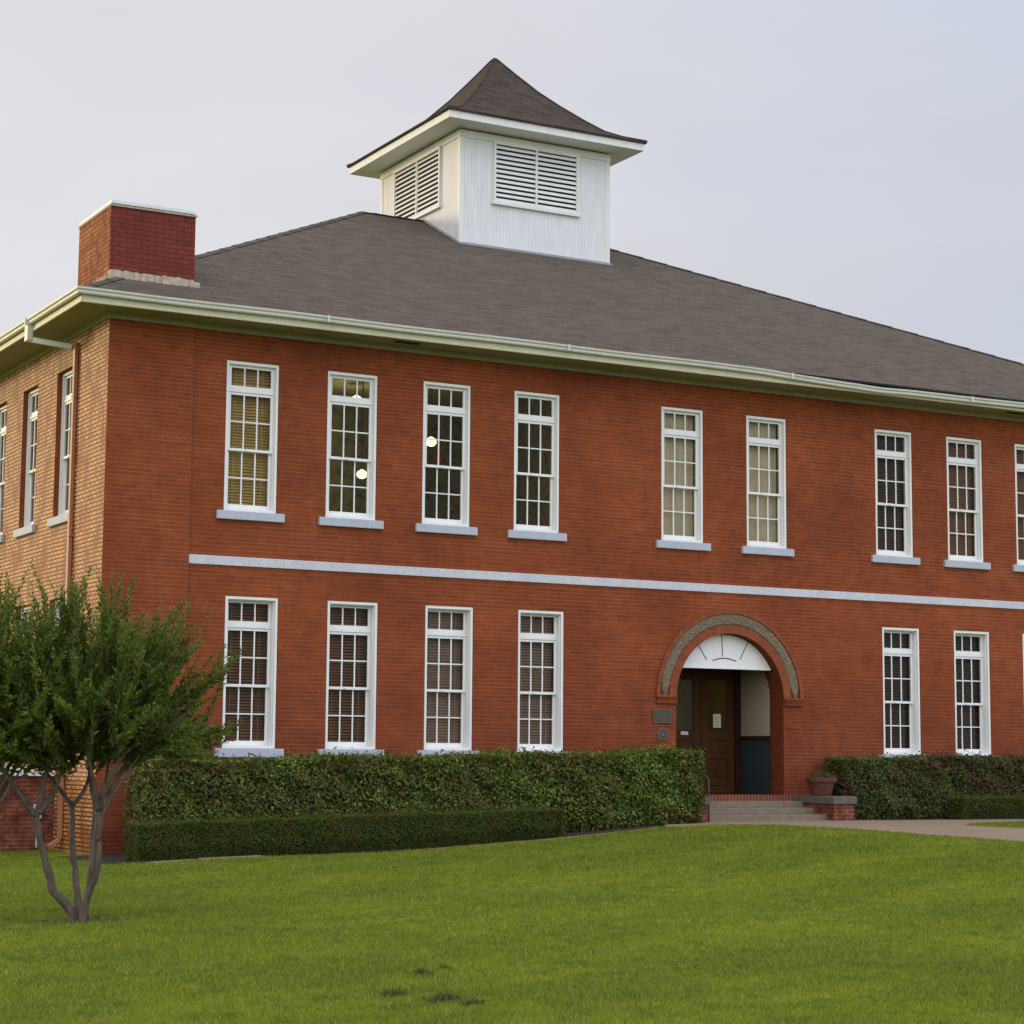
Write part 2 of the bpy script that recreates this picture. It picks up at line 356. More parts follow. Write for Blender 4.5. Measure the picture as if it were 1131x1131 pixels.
M_crape = leafy('crape_myrtle_leaf', [(.048,.080,.012), (.082,.128,.016), (.128,.180,.021), (.180,.225,.028)], .4, gloss=.12)
M_hedge = leafy('hedge_leaf', [(.030,.055,.012), (.050,.095,.016), (.085,.145,.022), (.14,.195,.030), (.32,.31,.06)], .3, patch=(.7, (.100,.078,.024), .6), gloss=.15)
M_hedge_r = leafy('dark_hedge_leaf', [(.035,.055,.016), (.060,.090,.020), (.10,.13,.03), (.15,.15,.04)], .3, patch=(.8, (.085,.05,.026), .8), gloss=.15)
M_box_leaf = leafy('clipped_box_leaf', [(.032,.055,.010), (.055,.085,.013), (.09,.12,.018)], .3, patch=(1.4, (.095,.085,.02), .6), gloss=.12)
M_core = paint('hedge_inner_twigs', (.030,.030,.014), .95, .3, 12, False)
M_potleaf = leafy('pot_plant_leaf', [(.06,.07,.02), (.11,.11,.03)], .3)
def grassm():
    m = NT('grass_blade'); c = lawn_color(m); g = m.n('ShaderNodeNewGeometry')
    c = m.mix(m.ramp(g.outputs['Random Per Island'], [(0, .5), (.45, 0), (1, 0)]), c, (.45,.50,.42), 'MULTIPLY')
    c = m.mix(m.ramp(g.outputs['Random Per Island'], [(0, 0), (.75, 0), (1, .6)]), c, (.42,.46,.10))
    m.base(c); m.b.inputs['Roughness'].default_value = .6; m.b.inputs['Specular IOR Level'].default_value = .2
    tr = m.n('ShaderNodeBsdfTranslucent'); m.l(c, tr.inputs[0]); mx = m.n('ShaderNodeMixShader'); mx.inputs[0].default_value = .4
    m.l(m.b.outputs[0], mx.inputs[1]); m.l(tr.outputs[0], mx.inputs[2]); m.l(mx.outputs[0], m.out.inputs[0]); return m.mat
M_grass = grassm()
def bark():
    m = NT('crape_myrtle_bark'); v = m.swz('xyz', (1,1,.25)); n = m.noise(v, 14, 5, .65); n2 = m.noise(m.swz('xyz'), 60, 3)
    m.base(m.mix(m.ramp(n, [(.3, 0), (.65, 1)]), (.045,.034,.026), (.135,.108,.084))); m.bump(n2, .4, .01); return m.mat
M_bark = bark()
def glass():
    m = NT('window_glass'); m.t.nodes.remove(m.b)
    tr = m.n('ShaderNodeBsdfTransparent'); tr.inputs[0].default_value = (.90,.92,.90,1); gl = m.n('ShaderNodeBsdfGlossy'); gl.inputs['Roughness'].default_value = .03
    gl.inputs['Color'].default_value = (.9,.9,.9,1)
    n = m.noise(m.swz('xyz'), 2.2, 2); bp = m.n('ShaderNodeBump'); bp.inputs['Strength'].default_value = .06; bp.inputs['Distance'].default_value = .02; m.l(n, bp.inputs['Height']); m.l(bp.outputs[0], gl.inputs['Normal'])
    fr = m.n('ShaderNodeFresnel'); fr.inputs[0].default_value = 1.17
    mx = m.n('ShaderNodeMixShader'); m.l(fr.outputs[0], mx.inputs[0]); m.l(tr.outputs[0], mx.inputs[1]); m.l(gl.outputs[0], mx.inputs[2]); m.l(mx.outputs[0], m.out.inputs[0]); return m.mat
M_glass = glass()
def emis(name, col, s):
    m = NT(name); m.b.inputs['Emission Color'].default_value = (*col, 1); m.b.inputs['Emission Strength'].default_value = s; m.base(col); return m.mat
M_lamp = emis('lit_lamp_globe', (1.0,.88,.46), 2.0)
M_boards = None
def boards(name, order, col):
    m = NT(name); v = m.swz(order)
    b = m.n('ShaderNodeTexBrick'); b.offset = 0; b.inputs['Scale'].default_value = 1; b.inputs['Brick Width'].default_value = .095; b.inputs['Row Height'].default_value = 30
    b.inputs['Mortar Size'].default_value = .008; b.inputs['Mortar Smooth'].default_value = .6; m.l(v, b.inputs[0])
    n = m.noise(m.swz(order, (1,.2,1)), 5, 4); c = m.mix(b.outputs['Fac'], m.mix(m.ramp(n, [(.35, 0), (.75, 1)]), col, tuple(x*.88 for x in col)), tuple(x*.78 for x in col))
    m.base(c); m.b.inputs['Roughness'].default_value = .55; inv = m.n('ShaderNodeMath', operation='SUBTRACT'); inv.inputs[0].default_value = 1; m.l(b.outputs['Fac'], inv.inputs[1]); m.bump(inv.outputs[0], .5, .01); return m.mat
M_bdx = boards('white_boards_front', 'xz0', (.69,.70,.71)); M_bdy = boards('white_boards_side', 'yz0', (.69,.69,.68))
M_cupw = paint('cupola_white_paint', (.70,.70,.68), .5, .08, 3)
def blindm(name, col): return paint(name, col, .5, .2, 4, False)
BL = {'tan': blindm('tan_blind', (.47,.30,.085)), 'brown': blindm('brown_blind', (.26,.125,.05)), 'dark': blindm('dark_blind', (.12,.075,.04)),
      'light': blindm('light_brown_blind', (.30,.19,.115)), 'cloth': blindm('linen_curtain', (.52,.42,.26))}

# ------------------------------------------------------------------ ground
GX = [-200,-2,0,5.6,8.4,11.3,13,400]; GZ = [-.62,-.62,-.55,-.40,-.23,-.04,0,0]
def gz(x, y):
    s = np.interp(x, GX, GZ); t = np.clip((np.asarray(y)+22)/18, 0, 1); ww = t*t*(3-2*t)
    return -.65 + (s+.65)*ww
def axis(lo, hi, step, far):
    a = list(np.arange(lo, hi+1e-6, step)); d = step; x = hi; pre = []; x0 = lo
    while x < far: d *= 1.5; x += d; a.append(x)
    d = step
    while x0 > -far: d *= 1.5; x0 -= d; pre.append(x0)
    return np.array(pre[::-1] + a)
xs = axis(-22, 34, .5, 3000); ys = axis(-42, 6, .5, 3000)
X, Y = np.meshgrid(xs, ys); Z = gz(X, Y)
g = MB(); nx, ny = len(xs), len(ys)
g.v = list(zip(X.ravel(), Y.ravel(), Z.ravel()))
g.f = [(j*nx+i, j*nx+i+1, (j+1)*nx+i+1, (j+1)*nx+i) for j in range(ny-1) for i in range(nx-1)]; g.m = [0]*len(g.f)
tag(g.build('ground', M_lawn, smooth=True), 'mown green lawn sloping up towards the entrance of the brick building', 'lawn', kind='structure')
def sheet(name, outline, mat, lift, label, cat):
    """flat-ish sheet following the ground: outline polygon is cut into strips"""
    import bmesh
    bm = bmesh.new(); vs = [bm.verts.new((x, y, 0)) for x, y in outline]; bm.faces.new(vs)
    x0, x1 = min(p[0] for p in outline), max(p[0] for p in outline); y0, y1 = min(p[1] for p in outline), max(p[1] for p in outline)
    for ax, a, b in ((0, x0, x1), (1, y0, y1)):
        for c in np.arange(math.ceil(a*2)/2, b, .5):
            no = (1,0,0) if ax == 0 else (0,1,0); co = (c,0,0) if ax == 0 else (0,c,0)
            bmesh.ops.bisect_plane(bm, geom=bm.verts[:]+bm.edges[:]+bm.faces[:], plane_co=co, plane_no=no)
    for v in bm.verts: v.co.z = float(gz(v.co.x, v.co.y)) + lift
    bmesh.ops.recalc_face_normals(bm, faces=bm.faces[:])
    if sum(f.normal.z for f in bm.faces) < 0: bmesh.ops.reverse_faces(bm, faces=bm.faces[:])
    me = bpy.data.meshes.new(name); bm.to_mesh(me); bm.free(); me.materials.append(mat)
    o = bpy.data.objects.new(name, me); COL.objects.link(o); return tag(o, label, cat, kind='structure')
PATH = [(11.9,-1.35),(11.0,-2.75),(11.2,-3.0),(12.39,-2.95),(13.0,-3.71),(13.38,-5.2),(13.62,-7.04),(13.95,-8.16),(14.47,-9.27),(15.3,-11.0),(16.6,-13.2),(18.4,-15.6),(21.6,-19),(26,-22.5),
        (29,-19.5),(24.5,-16),(20.9,-12.2),(18.9,-9),(17.9,-6.9),(17.2,-5.7),(16.95,-5.1),(17.15,-4.6),(18.0,-4.0),(19.3,-3.45),(21,-2.9),(24,-2.55),(29,-2.4),(29,-1.75),(22,-1.75),(17.0,-1.55),(16.85,-1.3)]
sheet('path', PATH, M_conc, .012, 'pale concrete walk curving across the lawn to the entrance steps', 'path')
sheet('soil_or_shade_patch', [(-.75,0.05),(-.7,-2.9),(.05,-3.0),(2.0,-3.02),(5.8,-3.08),(8.5,-2.98),(10.3,-2.8),(11.0,-2.6),(12.2,-1.4),(12.2,0.05)], M_mulch, .008, 'dark bare soil bed under the left hedges', 'soil bed')
sheet('soil_or_shade_patch', [(16.8,0.05),(16.8,-1.3),(17.6,-1.45),(22,-1.72),(29,-1.74),(29,.05)], M_mulch, .008, 'dark bare soil bed under the right hedges', 'soil bed')

sheet('soil_or_shade_patch', [(-4.58+(.62+.14*math.sin(3*t+1)+.08*math.sin(7*t))*math.cos(t)*1.25, -13.82+(.50+.10*math.sin(2*t)+.07*math.sin(5*t+2))*math.sin(t)) for t in np.linspace(0, 2*math.pi, 40, endpoint=False)], M_mulch, .006, 'thin dark patch painted as crown shade around the crape myrtle stems', 'soil bed')  # soil-coloured sheet stands in for the crown's shade around the stems
# ------------------------------------------------------------------ the building
LEN, DEP = 29.6, 19.7
bld = empty('school_building', (14.5, 0, 0), 'two storey red brick schoolhouse with white windows, hip roof and square white cupola', 'building')
H_W, W_W = 3.0, 1.12
US, LS = 6.10, 1.46
UX = [3.0,5.18,7.35,9.52,13.25,15.55,19.25,21.44,23.62]
LX = [3.085,5.265,7.46,9.65,19.40,21.57,23.75]
SY = [2.70,5.20,7.62,10.1]
ARCX, ARCR, ARCZ = 14.52, 1.45, 2.66
FLOOR = .54
def wall_sheet(u0, u1, z0, z1, holes, P, m, mj, depth=.30):
    """wall with rectangular holes and brick reveals; P(u, d, z) gives the 3-D point, d = depth into the wall"""
    b = MB()
    us = sorted({u0, u1} | {h[0] for h in holes} | {h[1] for h in holes}); zz = sorted({z0, z1} | {h[2] for h in holes} | {h[3] for h in holes})
    for i in range(len(us)-1):
        for j in range(len(zz)-1):
            cu, cz = (us[i]+us[i+1])/2, (zz[j]+zz[j+1])/2
            if any(h[0] < cu < h[1] and h[2] < cz < h[3] for h in holes): continue
            b.quad(P(us[i],0,zz[j]), P(us[i+1],0,zz[j]), P(us[i+1],0,zz[j+1]), P(us[i],0,zz[j+1]), m)
    for a0, a1, c0, c1 in holes:
        b.quad(P(a0,0,c0), P(a0,depth,c0), P(a0,depth,c1), P(a0,0,c1), mj); b.quad(P(a1,0,c0), P(a1,0,c1), P(a1,depth,c1), P(a1,depth,c0), mj)
        b.quad(P(a0,0,c1), P(a0,depth,c1), P(a1,depth,c1), P(a1,0,c1), mj); b.quad(P(a0,0,c0), P(a1,0,c0), P(a1,depth,c0), P(a0,depth,c0), mj)
    return b
hf = W_W/2
holes = [(x-hf, x+hf, US, US+H_W) for x in UX] + [(x-hf, x+hf, LS, LS+H_W-.03) for x in LX]
AX0, AX1, AZ1 = ARCX-ARCR, ARCX+ARCR, ARCZ+ARCR+.02
b = wall_sheet(0, LEN, -1.2, 9.80, holes + [(AX0, AX1, FLOOR, AZ1)], lambda u, d, z: (u, d, z), 0, 1)
# reveals of the arch rectangle are replaced by the arch itself: drop that hole's four reveal quads
b.f = b.f[:-4]; b.m = b.m[:-4]
arc = [(ARCX+ARCR*math.cos(t), ARCZ+ARCR*math.sin(t)) for t in np.linspace(math.pi, 0, 33)]
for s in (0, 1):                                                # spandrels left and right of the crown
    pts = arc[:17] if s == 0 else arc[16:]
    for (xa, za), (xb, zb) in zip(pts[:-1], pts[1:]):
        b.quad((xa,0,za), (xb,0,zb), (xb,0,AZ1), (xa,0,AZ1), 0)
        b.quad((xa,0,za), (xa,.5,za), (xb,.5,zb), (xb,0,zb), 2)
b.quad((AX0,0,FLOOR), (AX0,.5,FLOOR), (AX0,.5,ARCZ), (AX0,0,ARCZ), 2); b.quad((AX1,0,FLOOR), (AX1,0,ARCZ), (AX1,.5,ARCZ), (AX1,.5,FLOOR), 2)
fwall = b.build('front_wall', [M_brick, M_brick_jamb, M_arch_jamb_shaded], bld)
sh = [(y-hf, y+hf, US, US+H_W) for y in SY] + [(y-hf, y+hf, LS, LS+H_W-.03) for y in SY]
b = wall_sheet(-.06, DEP, -1.2, 9.80, sh, lambda u, d, z: (d, u, z), 0, 1)
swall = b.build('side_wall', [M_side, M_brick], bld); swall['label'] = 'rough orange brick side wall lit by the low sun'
b = MB(); b.quad((LEN,0,-1.2), (LEN,DEP,-1.2), (LEN,DEP,9.8), (LEN,0,9.8)); b.quad((0,DEP,-1.2), (LEN,DEP,-1.2), (LEN,DEP,9.8), (0,DEP,9.8))
b.build('rear_wall', M_side, bld)
# corner pilaster, belt course, frieze
b = MB(); b.quad((0,-.06,-1.2), (1.73,-.06,-1.2), (1.73,-.06,9.8), (0,-.06,9.8), 0); b.quad((1.73,-.06,-1.2), (1.73,0,-1.2), (1.73,0,9.8), (1.73,-.06,9.8), 1)
b.build('corner_pilaster', [M_brick, M_brick_jamb], bld)
MB().box(1.74, LEN, -.035, .02, 5.015, 5.195).build('belt_course', M_belt, bld, bevel=.008)
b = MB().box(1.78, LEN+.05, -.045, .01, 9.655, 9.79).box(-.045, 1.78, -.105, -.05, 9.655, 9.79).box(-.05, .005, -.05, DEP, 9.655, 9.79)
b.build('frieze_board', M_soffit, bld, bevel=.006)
# eaves
ex0, ex1, ey0, ey1 = -.76, LEN+.76, -.76, DEP+.76
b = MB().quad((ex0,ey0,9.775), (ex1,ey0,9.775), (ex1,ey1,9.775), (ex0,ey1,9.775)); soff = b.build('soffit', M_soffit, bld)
b = MB().box(ex0, ex1, ey0-.03, ey0, 9.745, 9.93).box(ex0-.03, ex0, ey0-.03, ey1, 9.745, 9.93).box(ex1, ex1+.03, ey0-.03, ey1, 9.745, 9.93)
b.box(ex0, ex1, ey0-.045, ey0-.031, 9.75, 9.80).box(ex0-.045, ex0-.031, ey0-.045, ey1, 9.75, 9.80)
b.build('fascia', M_trim, bld, bevel=.005)
for x in (6.2, 22.75):
    MB().box(x-.28, x+.28, -.47, -.31, 9.766, 9.772).build('soffit_vent', M_dark, bld)
# gutters: K profile with a bent stretch at the right
prof = [(0,9.995),(.0,9.90),(.035,9.885),(.075,9.885),(.095,9.91),(.095,9.945),(.125,9.975),(.13,10.01),(.118,10.01),(.112,9.985),(.08,9.95),(.08,9.91),(.02,9.905)]
def sag(x): return -.095*np.interp(x, [14.8,17.2,18.4,20,30], [0,.95,1.05,.85,.6]) - .012*math.sin(x*1.3)*.5 - .02*math.exp(-((x-18.1)/.5)**2)
def run(P, ss, sagf):
    b = MB(); n = len(prof)
    for s in ss:
        for d, z in prof: b.v.append(tuple(P(s, d, z+sagf(s))))
    for i in range(len(ss)-1):
        for k in range(n):
            l = (k+1) % n; b.f.append((i*n+k, i*n+l, (i+1)*n+l, (i+1)*n+k)); b.m.append(0)
    return b
gs = list(np.linspace(0, 1, 90))
b = run(lambda s, d, z: (ex0-.03-d + (ex1+.03+d-ex0+.03+d)*s, ey0-.046-d+.015, z), gs, lambda s: sag(ex0+(ex1-ex0)*s))
for x in (4.2, 9.75, 15.6, 20.9): b.box(x-.02, x+.02, ey0-.19, ey0-.03, 9.88+sag(x), 10.018+sag(x))
gut = b.build('gutter', M_gutter, bld)
b = run(lambda s, d, z: (ex0-.046-d+.015, ey0-.03-d + (ey1-ey0+.03+d)*s, z), gs, lambda s: -.02*s)
b.box(ex0-.19, ex0-.03, 2.44, 2.48, 9.88, 10.018).build('gutter', M_gutter, bld)
# downspout on the side wall
b = MB()
b.prism([(-.90,2.40),(-.78,2.40),(-.78,2.62),(-.90,2.62)], lambda p: (p[0],p[1],9.94), lambda p: (p[0],p[1],9.56))
a0, a1 = Vector((-.84,2.51,9.60)), Vector((-.07,2.03,9.44))
dn = (a1-a0).normalized(); sd = dn.cross(Vector((0,0,1))).normalized()*.055; uu = sd.cross(dn).normalized()*.055
b.add([a0+sd+uu, a0-sd+uu, a0-sd-uu, a0+sd-uu, a1+sd+uu, a1-sd+uu, a1-sd-uu, a1+sd-uu], [(0,1,2,3),(7,6,5,4),(0,4,5,1),(1,5,6,2),(2,6,7,3),(3,7,4,0)])
lead = b.build('gutter_outlet', M_gutter, bld, bevel=.01)
b = MB().box(-.09, -.015, 1.82, 1.94, -.30, 9.50); b.add([(-.09,1.82,-.30),(-.09,1.94,-.30),(-.30,1.96,-.44),(-.30,1.80,-.44),(-.015,1.82,-.30),(-.015,1.94,-.30),(-.24,1.96,-.53),(-.24,1.80,-.53)],
    [(0,1,2,3),(7,6,5,4),(0,3,7,4),(1,5,6,2),(3,2,6,7)])
for z in (8.4, 5.6, 2.8): b.box(-.095, -.004, 1.79, 1.97, z, z+.05)
b.build('downspout', M_down, bld, bevel=.008)
# main roof
ZE, ZR = 10.02, 15.40
ro = .80
A, B_, C_, D_ = (-ro,-ro,ZE), (LEN+ro+.05,-ro,ZE), (LEN+ro+.05,DEP+ro,ZE), (-ro,DEP+ro,ZE)
Rl, Rr = (9.85,9.85,ZR), (17.35,9.85,ZR)
b = MB(); b.add([A,B_,C_,D_,Rl,Rr], [(0,1,5,4)], 0); b.add([A,B_,C_,D_,Rl,Rr], [(1,2,5)], 1); b.add([A,B_,C_,D_,Rl,Rr], [(2,3,4,5)], 0); b.add([A,B_,C_,D_,Rl,Rr], [(3,0,4)], 1)
roof = b.build('roof', [M_shx, M_shy], bld)
b = MB()
for p, q in ((A,B_),(B_,C_),(C_,D_),(D_,A)): b.quad(p, q, (q[0],q[1],q[2]-.05), (p[0],p[1],p[2]-.05))
b.build('roof_edge', M_dark, roof)
def ridge(p, q, n, mat):                                        # overlapping ridge caps along a hip
    b = MB(); p, q = Vector(p), Vector(q); d = (q-p)/n; t = d.normalized(); s = t.cross(Vector((0,0,1))).normalized()
    for i in range(n):
        a = p + d*i; e_ = a + d*1.08; k = Vector((0,0,.028 + .008*(i % 2)))
        b.add([a+s*.13-Vector((0,0,.055))+k, a+k, a-s*.13-Vector((0,0,.055))+k, e_+s*.13-Vector((0,0,.055))+k*.7, e_+k*.7, e_-s*.13-Vector((0,0,.055))+k*.7], [(0,1,4,3),(1,2,5,4),(0,2,1)])
    return b.build('hip_cap', mat, roof)
ridge(A, Rl, 46, M_shx); ridge(B_, Rr, 50, M_shx); ridge(Rl, Rr, 24, M_shx)
# chimney
cx0, cx1, cy0, cy1, czt = .08, 1.83, .32, 2.36, 12.02
b = MB().box(cx0, cx1, cy0, cy1, 10.2, czt); b.m = [0,0,0,1,0,1]
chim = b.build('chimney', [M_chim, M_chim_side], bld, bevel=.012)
b = MB().box(cx0-.01, cx1+.02, cy0-.03, cy1+.03, czt-.045, czt-.005)
b.build('mortar_crown', M_flash, chim)
MB().box(cx0-.005, cx1-.03, cy0-.05, cy1+.03, czt-.003, czt+.075).build('metal_cap', M_metalcap, chim, bevel=.01)
def zr(y): return ZE+(ZR-ZE)*(y+ro)/(9.85+ro)
def zl(x): return ZE+(ZR-ZE)*(x+ro)/(9.85+ro)
b = MB(); n = 26
for i in range(n):                                              # uneven lime flashing where brick meets shingles
    xa, xb = cx0-.02+(cx1-cx0+.10)*i/n, cx0-.02+(cx1-cx0+.10)*(i+1)/n; h0 = .10+.03*random.random(); dd = .10+.05*random.random()
    b.box(xa, xb, cy0-dd, cy0+.01, zr(cy0-dd)-.02, zr(cy0)+h0*(.75 if i < n-2 else .4))
for i in range(14):
    ya, yb = cy0+.9*i/14, cy0+.9*(i+1)/14
    zz_ = max(zl(cx0), 0); b.box(cx0-.06-.03*random.random(), cx0+.01, ya, yb, zz_-.05, zl(cx0)+.10+.03*random.random())
b.build('flashing', M_flash, chim)
# cupola
ux0, ux1, uy0, uy1, uzt = 11.65, 16.15, 7.8, 12.5, 17.33
b = MB().box(ux0, ux1, uy0, uy1, 13.0, uzt); b.m = [0,0,0,1,0,1]
cup = b.build('cupola', [M_bdx, M_bdy], bld)
c = .11
for x in (ux0, ux1):
    for y in (uy0, uy1):
        sx = 1 if x == ux0 else -1; sy = 1 if y == uy0 else -1
        xa, xb = sorted((x-.015*sx, x+c*sx)); ya, yb = sorted((y-.015*sy, y+c*sy))
        MB().box(xa, xb, ya, yb, 13.0, uzt-.15).build('corner_board', M_cupw, cup, bevel=.006)
b = MB().box(ux0-.03, ux1+.03, uy0-.03, uy1+.03, 17.17, 17.36).build('frieze_board', M_cupw, cup, bevel=.008)
def louver(P, u0, u1, z0, z1, n):
    f = MB(); s = MB(); bk = MB(); fr = .07
    def bx(m_, ua, ub, da, db, za, zb):
        p = [P(u, d, z) for z in (za, zb) for u, d in ((ua,da),(ub,da),(ub,db),(ua,db))]
        m_.add(p, [(0,3,2,1),(4,5,6,7),(0,1,5,4),(1,2,6,5),(2,3,7,6),(3,0,4,7)])
    bx(f, u0-fr, u0, -.06, .02, z0, z1); bx(f, u1, u1+fr, -.06, .02, z0, z1); bx(f, u0-fr, u1+fr, -.062, .02, z1, z1+fr); bx(f, u0-fr-.04, u1+fr+.04, -.09, .02, z0-.09, z0)
    um = (u0+u1)/2; bx(f, um-.03, um+.03, -.055, -.002, z0, z1)
    bk.quad(P(u0,-.004,z0), P(u1,-.004,z0), P(u1,-.004,z1), P(u0,-.004,z1))
    dz = (z1-z0)/n
    for i in range(n):
        z = z0+dz*i
        for ua, ub in ((u0, um-.03), (um+.03, u1)):
            p = [P(ua,-.05,z+.01), P(ub,-.05,z+.01), P(ub,-.05,z+.03), P(ua,-.05,z+.03), P(ua,-.008,z+dz*.62), P(ub,-.008,z+dz*.62), P(ub,-.008,z+dz*.62+.02), P(ua,-.008,z+dz*.62+.02)]
            s.add(p, [(0,1,2,3),(7,6,5,4),(3,2,6,7),(0,4,5,1),(0,3,7,4),(1,5,6,2)])
    o = f.build('louver_frame', M_cupw, cup, bevel=.006)
    return o, s, bk
LV = [louver(lambda u, d, z: (u, uy0+d, z), 12.68, 15.10, 15.60, 17.12, 12), louver(lambda u, d, z: (ux0+d, u, z), 8.93, 11.55, 15.62, 17.12, 12)]
for o, s, bk in LV: s.build('louver_slat', M_cupw, o); bk.build('louver_void', M_dark, o)
# lead flashing of the cupola base
b = MB()
b.quad((ux0-.05,uy0-.12,zr(uy0-.12)+.012), (ux1+.05,uy0-.12,zr(uy0-.12)+.012), (ux1+.05,uy0,zr(uy0)+.05), (ux0-.05,uy0,zr(uy0)+.05))
b.quad((ux0-.07,uy0-.1,zr(uy0-.1)+.014), (ux0-.004,uy0,zr(uy0)+.06), (ux0-.004,9.85,ZR+.06), (ux0-.07,9.85,ZR+.02))
b.build('base_flashing', paint('lead_flashing', (.22,.22,.20), .6, .2, 4), cup)
ov = .67; fx0, fx1, fy0, fy1 = ux0-ov, ux1+ov, uy0-ov, uy1+ov
b = MB().box(fx0, fx1, fy0, fy1, 17.40, 17.60)
b.build('eave_box', M_cupw, cup, bevel=.01)
ccx, ccy = (ux0+ux1)/2, (uy0+uy1)/2
prof2 = [(1.02,17.60),(1.02,17.65),(.86,17.83),(.74,18.02),(.60,18.38),(.45,18.80),(.30,19.26),(.15,19.80),(.025,20.27),(0.004,20.33)]
b = MB()
hx, hy = (fx1-fx0)/2, (fy1-fy0)/2
for k, z in prof2: b.v += [(ccx-hx*k,ccy-hy*k,z),(ccx+hx*k,ccy-hy*k,z),(ccx+hx*k,ccy+hy*k,z),(ccx-hx*k,ccy+hy*k,z)]
for i in range(len(prof2)-1):
    for k in range(4):
        l = (k+1) % 4; b.f.append((i*4+k, i*4+l, i*4+4+l, i*4+4+k)); b.m.append(k % 2)
b.f.append((3,2,1,0)); b.m.append(0)
b.build('cupola_roof', [M_shcx, M_shcy], cup)
b = MB()
for sx, sy in ((-1,-1),(1,-1),(1,1),(-1,1)):
    pts = [(ccx+sx*hx*k, ccy+sy*hy*k, z+.005) for k, z in prof2[1:]]; b.tube(pts, .030, 6)
b.build('hip_cap', M_shcx, cup)

# ------------------------------------------------------------------ windows
def wbox(m, x0, x1, y0, y1, z0, z1): m.box(x0, x1, y0, y1, z0, z1)
def make_window(loc, rot, depth, back, H, blind, slats=True, tilt=38, sill=True):
    name = 'window'
    d = depth; hw = W_W/2-.006
    f = MB(); cw = .055
    f.box(-hw, -hw+cw, d, d+.06, 0, H-.004); f.box(hw-cw, hw, d, d+.06, 0, H-.004); f.box(-hw+cw, hw-cw, d, d+.06, H-.065, H-.004)
    e = d+back
    f.box(-hw, -hw+cw+.02, d+.06, e+.22, 0, H-.004); f.box(hw-cw-.02, hw, d+.06, e+.22, 0, H-.004); f.box(-hw+cw+.02, hw-cw-.02, d+.061, e+.22, H-.085, H-.004)
    zt = H-.565                                                  # transom bar
    f.box(-hw+cw+.02, hw-cw-.02, e+.055, e+.2, zt-.05, zt)
    f.box(-hw+cw, hw-cw, d-.01, e+.2, 0, .05)
    o = f.build(name, M_white, None, org=(0,0,0), bevel=.006)
    o.parent = bld; o.location = Vector(loc)-worg(bld); o.rotation_euler = (0,0,rot); WORG[o.name] = Vector(loc)
    def sub(mb, nm, mat, bev=0):
        s = mb.build(nm, mat, None, org=(0,0,0), bevel=bev); s.parent = o; s.location = (0,0,0); return s
    iw = hw-cw-.022
    def sash(y, z0, z1, bot, top, rows, st=.055):
        m = MB(); t = .045
        m.box(-iw, -iw+st, y, y+t, z0, z1); m.box(iw-st, iw, y, y+t, z0, z1); m.box(-iw+st, iw-st, y, y+t, z0, z0+bot); m.box(-iw+st, iw-st, y, y+t, z1-top, z1)
        gw = (2*iw-2*st)/3
        for k in (1, 2): m.box(-iw+st+gw*k-.014, -iw+st+gw*k+.014, y+.008, y+.034, z0+bot, z1-top)
        if rows == 2:
            zm = (z0+bot+z1-top)/2
            for k in range(3):
                xa = -iw+st+gw*k+(.014 if k else 0); xb = -iw+st+gw*(k+1)-(.014 if k < 2 else 0); m.box(xa, xb, y+.008, y+.034, zm-.013, zm+.013)
        q = MB(); q.quad((-iw+st,y+.026,z0+bot), (iw-st,y+.026,z0+bot), (iw-st,y+.026,z1-top), (-iw+st,y+.026,z1-top))
        return m, q
    zmr = H*.405
    s1, q1 = sash(e+.075, zt+.002, H-.087, .085, .035, 1); s2, q2 = sash(e+.075, zmr-.005, zt-.052, .055, .05, 2); s3, q3 = sash(e+.13, .052, zmr+.045, .10, .05, 2)
    s2.box(-.10, -.04, e+.058, e+.075, zmr+.01, zmr+.05)
    for s_, q_, nm in ((s1, q1, 'transom_sash'), (s2, q2, 'upper_sash'), (s3, q3, 'lower_sash')): sub(s_, nm, M_sash, .004)
    qq = MB()
    for q_ in (q1, q2, q3): qq.add(q_.v, q_.f)
    sub(qq, 'window_glass', M_glass)
    if sill:
        sm = MB().box(-hw-.16, hw+.16, -.075, d+.06, -.175, -.003); sub(sm, 'window_sill', M_sill, .012)
    if blind:
        m = MB(); d = e
        if slats:
            z = .07; p = .060; tl = R(tilt)
            while z < H-.1:
                jig = random.uniform(-.003, .003); a = tl+random.uniform(-.05, .05); c_, s_ = .032*math.cos(a), .032*math.sin(a)
                m.add([(-iw+.01,d+.26-c_,z-s_+jig), (iw-.01,d+.26-c_,z-s_-jig), (iw-.01,d+.26+c_,z+s_-jig), (-iw+.01,d+.26+c_,z+s_+jig),
                       (-iw+.01,d+.26-c_,z-s_+jig+.004), (iw-.01,d+.26-c_,z-s_-jig+.004), (iw-.01,d+.26+c_,z+s_-jig+.004), (-iw+.01,d+.26+c_,z+s_+jig+.004)],
                      [(0,3,2,1),(4,5,6,7),(0,1,5,4),(2,3,7,6)]); z += p
            for x in (-.3, .3): m.box(x-.008, x+.008, d+.222, d+.226, .05, H-.1)
        else:
            n = 26
            for i in range(n):
                xa, xb = -iw+.01+(2*iw-.02)*i/n, -iw+.01+(2*iw-.02)*(i+1)/n; ya = d+.27+.02*math.sin(i*1.9); yb = d+.27+.02*math.sin((i+1)*1.9)
                m.quad((xa,ya,.03), (xb,yb,.03), (xb,yb,H-.06), (xa,ya,H-.06))
        sub(m, 'window_blind', BL[blind])
    return o
fr_u = [('tan',True,52),(None,0,0),(None,0,0),(None,0,0),('cloth',False,0),('cloth',False,0),('dark',True,42),('brown',True,50),('brown',True,50)]
